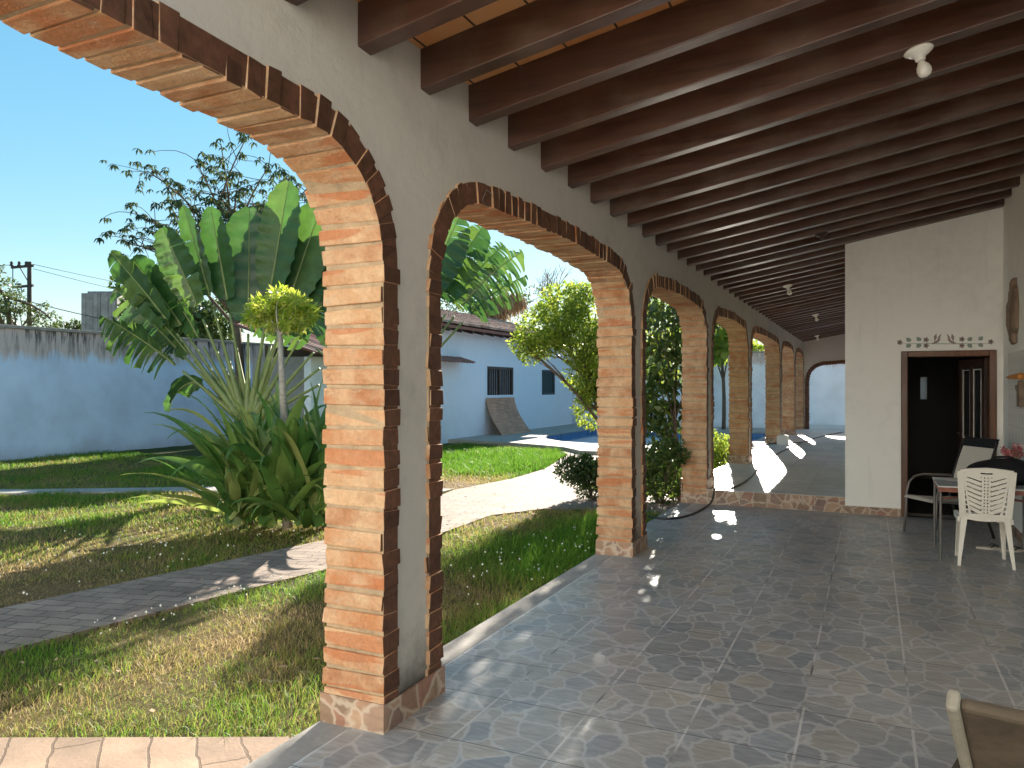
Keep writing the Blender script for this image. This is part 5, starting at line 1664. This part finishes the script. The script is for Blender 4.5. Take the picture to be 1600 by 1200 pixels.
# soft black bag on the table
def bag():
    c = Vector((1.13, 8.42, tz))
    t = thing('bag', 'soft black bag slumped on the table behind the white chair', 'bag', tuple(c))
    mb = MB(); n = 20; prof = [(0.0, 0.05, 0.35), (0.02, 0.30, 0.7), (0.06, 0.34, 0.95), (0.12, 0.33, 0.95), (0.18, 0.29, 0.85), (0.225, 0.20, 0.6), (0.245, 0.08, 0.3)]
    vs = []; fs = []
    for i, (z, rx, fy) in enumerate(prof):
        for k in range(n):
            a = 2 * math.pi * k / n
            ww = 1 + 0.05 * math.sin(3 * a + i) + 0.03 * math.sin(7 * a - i * 2)
            sx = math.copysign(abs(math.cos(a)) ** 0.7, math.cos(a)); sy = math.copysign(abs(math.sin(a)) ** 0.7, math.sin(a))
            vs.append(c + Vector((min(0.27, rx * sx * ww), rx * 0.62 * fy * sy * ww, z + 0.01 * math.sin(2 * a + i) * (i > 0) + 0.001)))
    for i in range(len(prof) - 1):
        for k in range(n):
            k2 = (k + 1) % n
            fs.append((i * n + k, i * n + k2, (i + 1) * n + k2, (i + 1) * n + k))
    fs += [tuple(range(n - 1, -1, -1)), tuple((len(prof) - 1) * n + k for k in range(n))]
    mb.add(vs, fs)
    o = mb.build('body', M['black_cloth'], t, smooth=True)
    sb = o.modifiers.new('sub', 'SUBSURF'); sb.levels = 1; sb.render_levels = 2
    mb = MB(); mb.tube([c + Vector((-0.12, -0.05, 0.235)), c + Vector((-0.08, -0.06, 0.262)), c + Vector((0.02, -0.06, 0.268)), c + Vector((0.10, -0.05, 0.235))], 0.010, 8)
    mb.build('handle', M['black_cloth'], t, smooth=True)
bag()
# vase with red flowers
def vase():
    c = Vector((1.27, 8.74, tz))
    t = thing('flower_vase', 'small glass vase of red and pink flowers by the tiled wall', 'vase', tuple(c))
    mb = MB(); mb.lathe([(0.032, 0.0), (0.036, 0.01), (0.030, 0.05), (0.022, 0.11), (0.026, 0.16), (0.034, 0.18)], c, 16)
    mb.build('vase', simple('pale cloudy glass', (0.55, 0.58, 0.56), 0.15, 0.05), t, smooth=True)
    st = MB(); hs = []
    for _ in range(9):
        e = c + Vector((random.uniform(-0.11, 0.09), random.uniform(-0.09, 0.09), random.uniform(0.25, 0.34)))
        st.tube([c + Vector((0, 0, 0.05)), c.lerp(e, 0.6) + Vector((0, 0, 0.03)), e], 0.003, 5); hs.append(e)
    st.build('stems', M['stalk'], t)
    for h in hs:
        V, F = leaf_cards([tuple(h)], [(0.026, 0.026, 0.02)], 30, 0.03, shell=0.3, aspect=0.8)
        np_mesh('flower', V, F, M['petal_red'], t)
vase()
# sandals
def sandal(label, px, py, ang):
    p = gp(px, py, 0.0)
    t = thing('sandal', label, 'sandal', tuple(p), 'pair of flip flops under the table')
    ca, sa = math.cos(ang), math.sin(ang)
    def W_(a, b, z): return Vector((p.x + a * ca - b * sa, p.y + a * sa + b * ca, z))
    out = []
    for k in range(24):
        a = 2 * math.pi * k / 24
        x = 0.13 * math.cos(a); w = 0.040 + 0.010 * math.cos(a) - 0.006 * math.cos(2 * a)
        out.append(W_(x, w * math.sin(a), 0.001))
    mb = MB(); mb.prism(out, (0, 0, 0.022)); mb.build('sole', M['sandal_sole'], t, recalc=True, bevel=0.004)
    mb = MB(); mb.tube([W_(-0.01, -0.044, 0.022), W_(0.03, -0.03, 0.05), W_(0.075, 0.0, 0.03), W_(0.03, 0.03, 0.05), W_(-0.01, 0.044, 0.022)], 0.007, 6)
    mb.build('strap', M['sandal_strap'], t, smooth=True)
sandal('flip flop with pale sole lying under the white chair, the left of the pair', 1547, 858, 0.25)
sandal('flip flop with pale sole nearer the wall, the right of the pair', 1583, 862, 0.45)

# wall ornaments
def orn():
    y0 = 9.75
    c = Vector((XR, y0, 2.07))
    prof = [(-0.06, 0.0), (0.07, -0.01), (0.08, 0.10), (0.13, 0.13), (0.15, 0.35), (0.12, 0.50), (0.10, 0.60), (0.05, 0.62), (0.045, 0.70), (-0.045, 0.70), (-0.05, 0.62), (-0.10, 0.57), (-0.14, 0.40), (-0.13, 0.15), (-0.065, 0.10)]
    t = thing('wall_carving', 'grey brown carved wooden torso figure hung high on the white side wall', 'wall carving', tuple(c))
    mb = MB(); vs = []; n = len(prof)
    for x, s in ((0.0, 1.0), (-0.035, 1.0), (-0.06, 0.72)):
        for a, z in prof:
            vs.append(c + Vector((x, a * s * 1.35, (z - 0.33) * (0.5 + 0.5 * s) + 0.33)))
    fs = [tuple(range(n)), tuple(2 * n + k for k in range(n - 1, -1, -1))]
    for l in (0, 1):
        for k in range(n):
            k2 = (k + 1) % n
            fs.append((l * n + k, (l + 1) * n + k, (l + 1) * n + k2, l * n + k2))
    mb.add(vs, fs); mb.build('figure', M['carved'], t, recalc=True, bevel=0.006)
    mb = MB(); mb.tube([c + Vector((-0.03, -0.12, 0.58)), c + Vector((-0.072, -0.05, 0.40)), c + Vector((-0.07, 0.0, 0.2)), c + Vector((-0.04, 0.06, 0.03))], [0.02, 0.028, 0.024, 0.012], 8)
    mb.build('ridge', M['carved'], t, smooth=True)
    p = Vector((XR - 0.045, 9.15, 1.71))
    mb = MB(); mb.lathe([(0.030, 0.0), (0.034, 0.02), (0.028, 0.35), (0.018, 0.75), (0.003, 1.0)], (0, 0, 0), 16, (0, 1, 0))
    o = mb.build('pointed_ornament', M['cone'], smooth=True)
    o.location = p
    tag(o, 'slim pointed orange ornament with a black tip fixed along the tiled wall', 'ornament')
    c2 = Vector((XR - 0.011, 9.25, 1.40))
    prof2 = [(-0.10, 0.0), (0.08, 0.0), (0.10, 0.20), (0.20, 0.24), (0.22, 0.30), (0.06, 0.30), (-0.03, 0.36), (-0.06, 0.34), (-0.08, 0.26), (-0.12, 0.12)]
    mb = MB(); mb.prism([c2 + Vector((0, a, z)) for a, z in [(q * 0.75, w * 0.75) for q, w in prof2]], (-0.05, 0, 0))
    tag(mb.build('wall_figure', M['carved'], recalc=True, bevel=0.006), 'small brown wooden bird figure hung on the tiled wall under the orange point', 'ornament')
orn()

# hoses
def hose(label, pts, r=0.013):
    P = [Vector(p) for p in pts]
    out = []
    for i in range(len(P) - 1):
        p0 = P[max(i - 1, 0)]; p1 = P[i]; p2 = P[i + 1]; p3 = P[min(i + 2, len(P) - 1)]
        for k in range(8):
            t = k / 8
            out.append(0.5 * ((2 * p1) + (p2 - p0) * t + (2 * p0 - 5 * p1 + 4 * p2 - p3) * t * t + (3 * p1 - p0 - 3 * p2 + p3) * t ** 3))
    out.append(P[-1])
    mb = MB(); mb.tube(out, r, 8)
    tag(mb.build('garden_hose', M['hose'], smooth=True), label, 'hose', 'black garden hoses on the terrace')
zl = 0.013
def gq(px, py, z): 
    p = gp(px, py, z); return (p.x, p.y, z + zl)
hp = [gq(1006, 806, 0), gq(1020, 810, 0), gq(1050, 812, 0), gq(1075, 807, 0), gq(1095, 798, 0)]
e = gp(1108, 791, 0.0)
hp += [(e.x, STEP - 0.06, 0.03), (e.x + 0.03, STEP - 0.017, 0.14), (e.x + 0.05, STEP + 0.05, STEPZ + 0.02)]
hp += [gq(1146, 763, STEPZ), gq(1172, 748, STEPZ), gq(1187, 731, STEPZ), gq(1205, 716, STEPZ), gq(1228, 703, STEPZ), gq(1254, 692, STEPZ), gq(1285, 682, STEPZ), gq(1316, 676, STEPZ), gq(1345, 672, STEPZ)]
hp = [q for q in hp if q[0] < -0.33]
hose('long black hose snaking from the patio over the step onto the terrace', hp)
hose('shorter black hose crossing the terrace behind the white block', [(-3.0, 14.9, DECKZ - 0.19), (-2.6, 16.3, STEPZ + 0.0), gq(1178, 700.5, STEPZ), gq(1205, 694, STEPZ), gq(1240, 693, STEPZ), gq(1262, 690, STEPZ)])
mb = MB()
c = gp(1127, 666, DECKZ)
pts = []
for k in range(90):
    a = k * 0.45; rr = 0.42 + 0.10 * math.sin(k * 0.37)
    pts.append((c.x + rr * math.cos(a) * 1.1, c.y + rr * math.sin(a), DECKZ + 0.02 + 0.14 * k / 90 + 0.03 * math.sin(k * 1.3)))
mb.tube(pts, 0.02, 6)
tag(mb.build('hose_coil', M['hose'], smooth=True), 'coiled dark hose heaped on the far pool edge', 'hose')
p = gp(1224, 695, STEPZ)
mb = MB(); mb.box((p.x - 0.14, p.y - 0.12, STEPZ), (p.x + 0.12, p.y + 0.12, STEPZ + 0.22)); mb.box((p.x - 0.11, p.y - 0.09, STEPZ + 0.221), (p.x + 0.09, p.y + 0.09, STEPZ + 0.24))
tag(mb.build('block', M['white_block'], bevel=0.015), 'white painted block standing at the foot of the fifth pier', 'block')
# stone among the grass by the first pier
# padded chair at the lower right, seen over its back
def padded_chair():
    A = Vector((0.172, 2.20, 0.84))
    ex = Vector((0.97, -0.22, 0)).normalized(); dn = Vector((0.10, 0.52, -0.46)).normalized()
    nn = ex.cross(dn).normalized()
    if nn.z > 0: nn = -nn
    t = thing('padded_chair', 'worn beige edged brown padded chair at the lower right corner', 'chair', (A.x + 0.3, A.y + 0.5, 0))
    W = 0.62; H = 0.62
    def slab_(name, u0, u1, v0, v1, t0, t1, mat, bev):
        mb = MB()
        c = A + ex * (u0 + u1) / 2 + dn * (v0 + v1) / 2 + nn * (t0 + t1) / 2
        mb.obox(c, ex * (u1 - u0) / 2, dn * (v1 - v0) / 2, nn * (t1 - t0) / 2)
        o = mb.build(name, mat, t, bevel=bev); return o
    slab_('backrest', 0.028, W - 0.028, 0.004, H, 0.0, 0.035, M['brown_pad'], 0.014)
    slab_('piping', -0.002, 0.030, -0.004, H, -0.010, 0.045, M['beige_pad'], 0.012)
    slab_('piping', W - 0.030, W + 0.002, -0.004, H, -0.010, 0.045, M['beige_pad'], 0.012)
    B = A + dn * H
    mb = MB(); c = B + ex * W / 2 + Vector((0.02, 0.24, -0.02)); mb.obox(c, ex * W / 2, Vector((0.08, 0.26, 0.01)), Vector((0, 0, 0.04))); mb.build('seat', M['brown_pad'], t, bevel=0.02)
    for u in (0.05, W - 0.05):
        for q in (0.02, 0.46):
            p = B + ex * u + Vector((0, q, -0.06))
            mb = MB(); mb.tube([p, (p.x, p.y + (0.03 if q > 0.1 else -0.03), 0)], [0.018, 0.014], 8); mb.build('leg', M['metal_dark'], t)
padded_chair()
